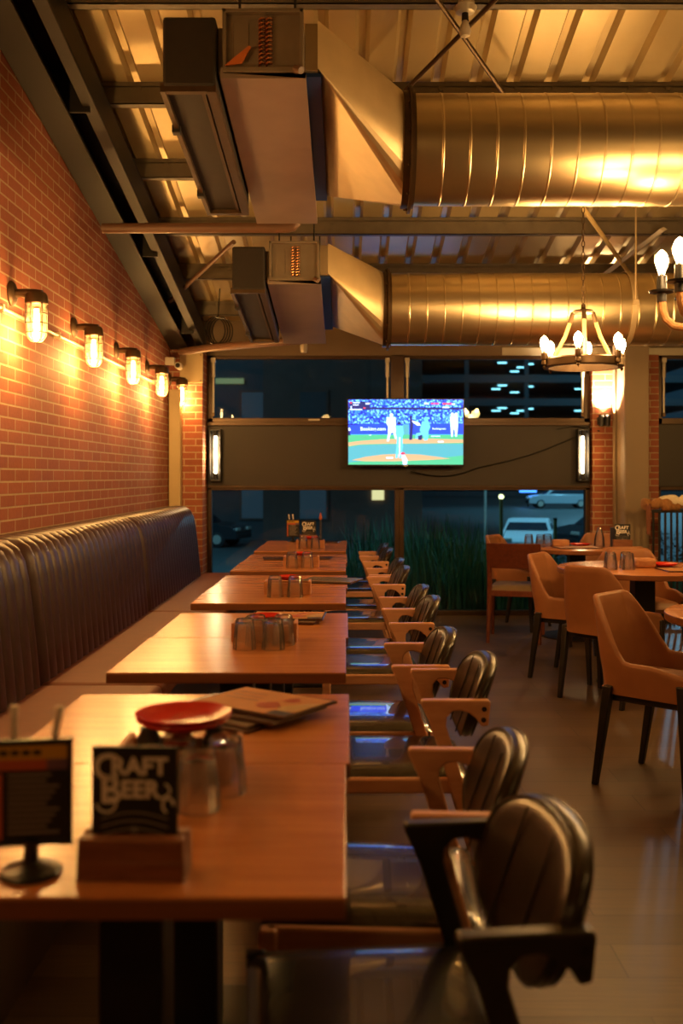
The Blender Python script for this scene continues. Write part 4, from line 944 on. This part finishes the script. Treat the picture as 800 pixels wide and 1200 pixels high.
# ------------------------------------------------------------------ the night outside
def zg(y):
    P = ((0, -.15), (12, -.15), (28, -1.6), (48, -1.6), (66, -1.0), (200, -1.0))
    for (a, za), (b, zb2) in zip(P, P[1:]):
        if y <= b: return za+(zb2-za)*(y-a)/(b-a)
mb = MB(); ys = [YF+.12, 12, 20, 28, 48, 66, 90, 140]
mb.loft([[(-60, y, zg(y)), (70, y, zg(y)), (70, y, zg(y)-.3), (-60, y, zg(y)-.3)] for y in ys])
struct(mb.build('ground', M['asphalt'], smooth=0))
mb = MB(); rnd = random.Random(11)
for i in range(11000):
    x = rnd.uniform(-.1, 4.6)**1.0; y = 9.95+4.2*rnd.random()**1.3
    if x < .9 and rnd.random() < .6-.5*x: continue
    fall = 1 if x < 1.3 else max(.5, 1-.35*(x-1.3))
    h = rnd.uniform(.45, 1.12)*(.75+.25*math.sin(x*3+y)); a = rnd.uniform(0, 6.28); h *= fall; w = rnd.uniform(.006, .013); b = rnd.uniform(.05, .35)*h
    ca, sa = math.cos(a), math.sin(a); z0 = zg(y)-.01
    pts = []
    for f, ww in ((0, 1), (.4, .95), (.75, .6), (1, .05)):
        ox = b*f*f*ca; oy = b*f*f*sa; pts.append(((x+ox-sa*w*ww, y+oy+ca*w*ww, z0+h*f), (x+ox+sa*w*ww, y+oy-ca*w*ww, z0+h*f)))
    vs = [p for q in pts for p in q]; mb.add(vs, [(0,1,3,2), (2,3,5,4), (4,5,7,6)])
tag(mb.build('grass', M['grass'], smooth=0), 'tall wild grass growing right outside the window', 'grass', kind='stuff')
mb = MB(); rnd = random.Random(5)
for i in range(7000):
    u = rnd.random(); x = 1.0+9*u; y = 17.5+rnd.gauss(0, .6); hmax = .75+.15*math.sin(u*17)+.1*math.sin(u*41); z = zg(y)+rnd.random()**.7*hmax
    a = rnd.uniform(0, 6.28); s = rnd.uniform(.02, .05); e = rnd.uniform(-.6, .6)
    c = Vector((x, y, z)); p = Vector((math.cos(a), math.sin(a), e))*s; q = Vector((-math.sin(a), math.cos(a), .5))*s*.5
    mb.add([c-p, c+q, c+p, c-q], [(0,1,2,3)])
tag(mb.build('hedge', M['leafgreen'], smooth=0), 'dark low hedge between grass and parked cars outside', 'hedge', kind='stuff')
def car(name, label, x, y, rz, paint, L=4.5, W=1.82, H=1.68, suv=True):
    t = thing(name, label, 'car', (x, y, zg(y)), rz, 'cars parked outside')
    side = [(-L/2, .35), (-L/2, .72), (-L/2+.12, .95), (-L/2+.1, 1.0), (L/2-1.15, 1.02), (L/2-.25, .88), (L/2-.02, .70), (L/2, .35)]
    cab = [(-L/2+.10, .98), (-L/2+.38, H-.04), (-L/2+.7, H), (.25, H), (.5, H-.05), (L/2-1.2, .99)] if suv else [(-L/2+.6, .98), (-L/2+1.2, H-.05), (.3, H-.02), (L/2-1.3, .99)]
    mb = MB(); mb.prism(side, lambda a, b, q: (a, q, b), -W/2, W/2)
    mb.build('body', M[paint], t, smooth=30, bevel=.06, seg=3)
    n = len(cab); mb = MB()
    lo = [(a, -W/2+.04+(.16 if b > 1.2 else 0), b) for a, b in cab]; hi = [(a, W/2-.04-(.16 if b > 1.2 else 0), b) for a, b in cab]
    mb.add(lo+hi, [list(range(n))[::-1], list(range(n, 2*n))]+[(i, (i+1) % n, n+(i+1) % n, n+i) for i in range(n)])
    mb.build('cabin', M[paint], t, smooth=30, bevel=.05, seg=2)
    for s in (-1, 1):
        g = [(-L/2+.42, 1.06), (-L/2+.6, H-.12), (.2, H-.12), (L/2-1.45, 1.06)] if suv else [(-L/2+.95, 1.05), (-L/2+1.3, H-.13), (.2, H-.12), (L/2-1.6, 1.05)]
        mb = MB(); mb.add([(a, s*(W/2-.03-(.0 if b < 1.2 else .155)), b) for a, b in g]+[(a, s*(W/2-.10-(.0 if b < 1.2 else .155)), b) for a, b in g], [(0,1,2,3), (7,6,5,4), (0,1,5,4), (1,2,6,5), (2,3,7,6), (3,0,4,7)])
        mb.build('side_window', M['carglass'], t, smooth=0)
        for xx in (-L/2+.85, L/2-.85):
            w = MB().lathe([(.001,-.11), (.2,-.11), (.30,-.10), (.34,-.08), (.34,.08), (.3,.1), (.001,.1)], 22, (xx, s*(W/2-.10), .34), 'y').build('wheel', M['tyre'], t)
            MB().lathe([(.001,-.02), (.19,-.015), (.2,.015), (.001,.02)], 16, (xx, s*(W/2+.005), .34), 'y').build('hubcap', M['palemetal'], w)
        MB().box(L/2-.09, L/2+.012, s*.62-.2, s*.62+.2, .70, .82).build('headlamp', M['palemetal'], t, smooth=0, bevel=.02)
    mb = MB(); a0, a1 = (.52, H-.1), (L/2-1.22, 1.04)
    if not suv: a0 = (.33, H-.08); a1 = (L/2-1.3, 1.04)
    mb.add([(a0[0]+.02, -.62, a0[1]), (a0[0]+.02, .62, a0[1]), (a1[0]+.02, .74, a1[1]), (a1[0]+.02, -.74, a1[1]), (a0[0]-.05, -.62, a0[1]), (a0[0]-.05, .62, a0[1]), (a1[0]-.05, .74, a1[1]), (a1[0]-.05, -.74, a1[1])], [(0,1,2,3), (7,6,5,4), (0,1,5,4), (1,2,6,5), (2,3,7,6), (3,0,4,7)])
    mb.build('windscreen', M['carglass'], t, smooth=0)
    MB().box(L/2-.03, L/2+.03, -.8, .8, .38, .55).build('bumper', M['tyre'], t, smooth=0, bevel=.02)
    return t
car('car', 'silver off-roader parked side-on in the far row outside', 15.6, 73, R(178), 'carsilver', 4.6)
car('car', 'silver off-roader at far right edge of the lower window outside', 20.6, 78, R(176), 'carsilver', 4.6)
car('car', 'white car with its bonnet toward the window, in the nearer row', 6.6, 36, R(-104), 'carwhite', 4.3, 1.8, 1.45, False)
car('car', 'dark car beside the white one in the nearer row outside', 10.3, 39.6, R(-150), 'cardark', 4.4, 1.8, 1.48, False)
car('car', 'dark car at the left edge of the lower left window', -6.3, 42, R(-15), 'cardark', 4.3, 1.8, 1.5, False)
def post(x, y, h, label, lit):
    t = thing('bollard_light' if lit else 'marker_post', label, 'post', (x, y, zg(y)))
    MB().lathe([(.001, 0), (.06, 0), (.05, .05), (.045, h), (.001, h)], 12).build('pole', M['postyellow'], t)
    if lit: MB().sphere((0, 0, h+.05), .065, 14, 8).build('globe', M['yellowlight'], t)
    else: MB().lathe([(.001, h), (.055, h), (.05, h+.05), (.001, h+.06)], 12).build('cap', M['black'], t)
post(3.9, 25, 2.1, 'lit yellowish globe post outside the lower right window', True); post(5.15, 24.5, 1.55, 'unlit yellow marker post outside near the white car', False)
t = thing('street_pole', 'thin pale pole standing outside left of the silver car', 'pole', (5.6, 40, zg(40)))
MB().tube([(0, 0, 0), (0, 0, 4.2)], [.06, .045], 10).build('shaft', M['palemetal'], t); MB().box(-.12, .12, -.3, .1, 4.2, 4.27).build('lamp_head', M['black'], t, smooth=0, bevel=.01)
t = thing('sign', 'glowing blue and white sign above the far silver car', 'sign', (13.9, 76, zg(76)))
MB().tube([(0, 0, 0), (0, 0, 1.1)], .06, 8).build('post', M['steel'], t); MB().box(-.65, .65, -.08, .08, 1.1, 2.05).build('lit_panel', M['bluesign'], t, smooth=0, bevel=.02); MB().box(-.65, .65, -.1, .1, 2.05, 2.4).build('white_header', M['coldlight'], t, smooth=0, bevel=.02)
# buildings
t = thing('building', 'dark apartment block across the street behind the left windows', 'building', (-12, 46, zg(46)))
MB().box(13.2, 13.75, -.4, -.3, 1.85, 2.4).build('reflected_lamp', M['warmreflection'], t, smooth=0); MB().box(-16, 12.5, 0, 10, 0, 14).build('wall', M['facade'], t, smooth=0); MB().box(8.2, 15.5, -.3, 0, 0, 14).build('brown_bay', M['facade2'], t, smooth=0); MB().box(-16, 12.6, -.9, 0, 3.1, 3.4).build('canopy', M['facade2'], t, smooth=0)  # warm glowing square added to stand for a room lamp's reflection
for k in range(6):
    for f in range(3):
        x = -3+2.7*k; z = 1.0 if f == 0 else (5.2 if f == 1 else 8.6)
        if 8 < x < 12.6: y0 = -.36
        else: y0 = -.06
        fr = MB().box(x-.7, x+.7, y0, y0+.06, z-.08, z+1.7).build('window_frame', M['facade2'], t, smooth=0)
        MB().box(x-.6, x+.6, y0-.01, y0+.01, z, z+1.6).build('pane', M['dimwin'] if (k+f) % 3 else M['facade'], fr, smooth=0)
MB().box(6.0, 7.3, -.12, -.06, 7.2, 7.45).build('lit_strip', M['greenwin'], t, smooth=0)
t = thing('parking_garage', 'multi-storey parking garage with rows of cold ceiling lights', 'building', (21, 118, zg(118)))
for f in range(8): MB().box(-14, 22, 0, 18, 2.75*f-.3, 2.75*f+.55).build('deck', M['bay'], t, smooth=0)
MB().box(-14, 22, 17.5, 18, 0, 20).build('rear_wall', M['facade'], t, smooth=0)
for k in range(6): MB().box(-14+7.1*k, -13.5+7.1*k, .2, .7, 0, 19.6).build('pillar', M['bay'], t, smooth=0)
for f in (3, 4, 5):
    for k, (xx, yy) in enumerate([(-2.0, 8), (-2.0, 3), (1.2, 13), (1.2, 8), (1.5, 4.4), (8.5, 8), (11.5, 5)]):
        if (f*3+k) % 8 == 7: continue
        MB().box(xx-.55, xx+.55, yy-.1, yy+.1, 2.75*f+2.3, 2.75*f+2.42).build('lamp_tube', M['cyanlight'], t, smooth=0)
for p, w, d in (((9, 33, 8), 2600, 130), ((17, 66, 8), 4200, 130), ((-5, 30, 8), 1500, 130), ((2.0, 11.6, 5.5), 420, 100)): spot('unseen_outdoor_light', p, w, (.42, .85, 1), d)  # unseen spots over the lot, the last one added to light the grass
for p, w in (((-20, 34, 12), 2600), ((34, 96, 15), 7000)): light('unseen_outdoor_light', p, w, (.5, .85, 1), .3)  # unseen lights added to brighten the building facades
# ------------------------------------------------------------------ sky, camera, view
wd = bpy.data.worlds.new('night_sky'); SC.world = wd; wd.use_nodes = True
wd.node_tree.nodes['Background'].inputs[0].default_value = (.016, .036, .050, 1); wd.node_tree.nodes['Background'].inputs[1].default_value = .8
cam = bpy.data.cameras.new('camera'); co = bpy.data.objects.new('camera', cam); COL.objects.link(co)
co.location = (0, 0, CZ); co.rotation_euler = (R(90), 0, 0)
cam.sensor_width = 36; cam.sensor_fit = 'AUTO'; cam.lens = F/1200*36
cam.shift_x = (400-CX)/1200; cam.shift_y = (CY-600)/1200
cam.clip_start = .05; cam.clip_end = 300
cam.dof.use_dof = True; cam.dof.focus_distance = 5.2; cam.dof.aperture_fstop = 2.6
SC.camera = co
SC.view_settings.view_transform = 'Standard'; SC.view_settings.look = 'None'; SC.view_settings.exposure = .15; SC.view_settings.gamma = 1; SC.view_settings.use_curve_mapping = False
SC.cycles.max_bounces = 10; SC.cycles.transparent_max_bounces = 12; SC.cycles.sample_clamp_indirect = 4
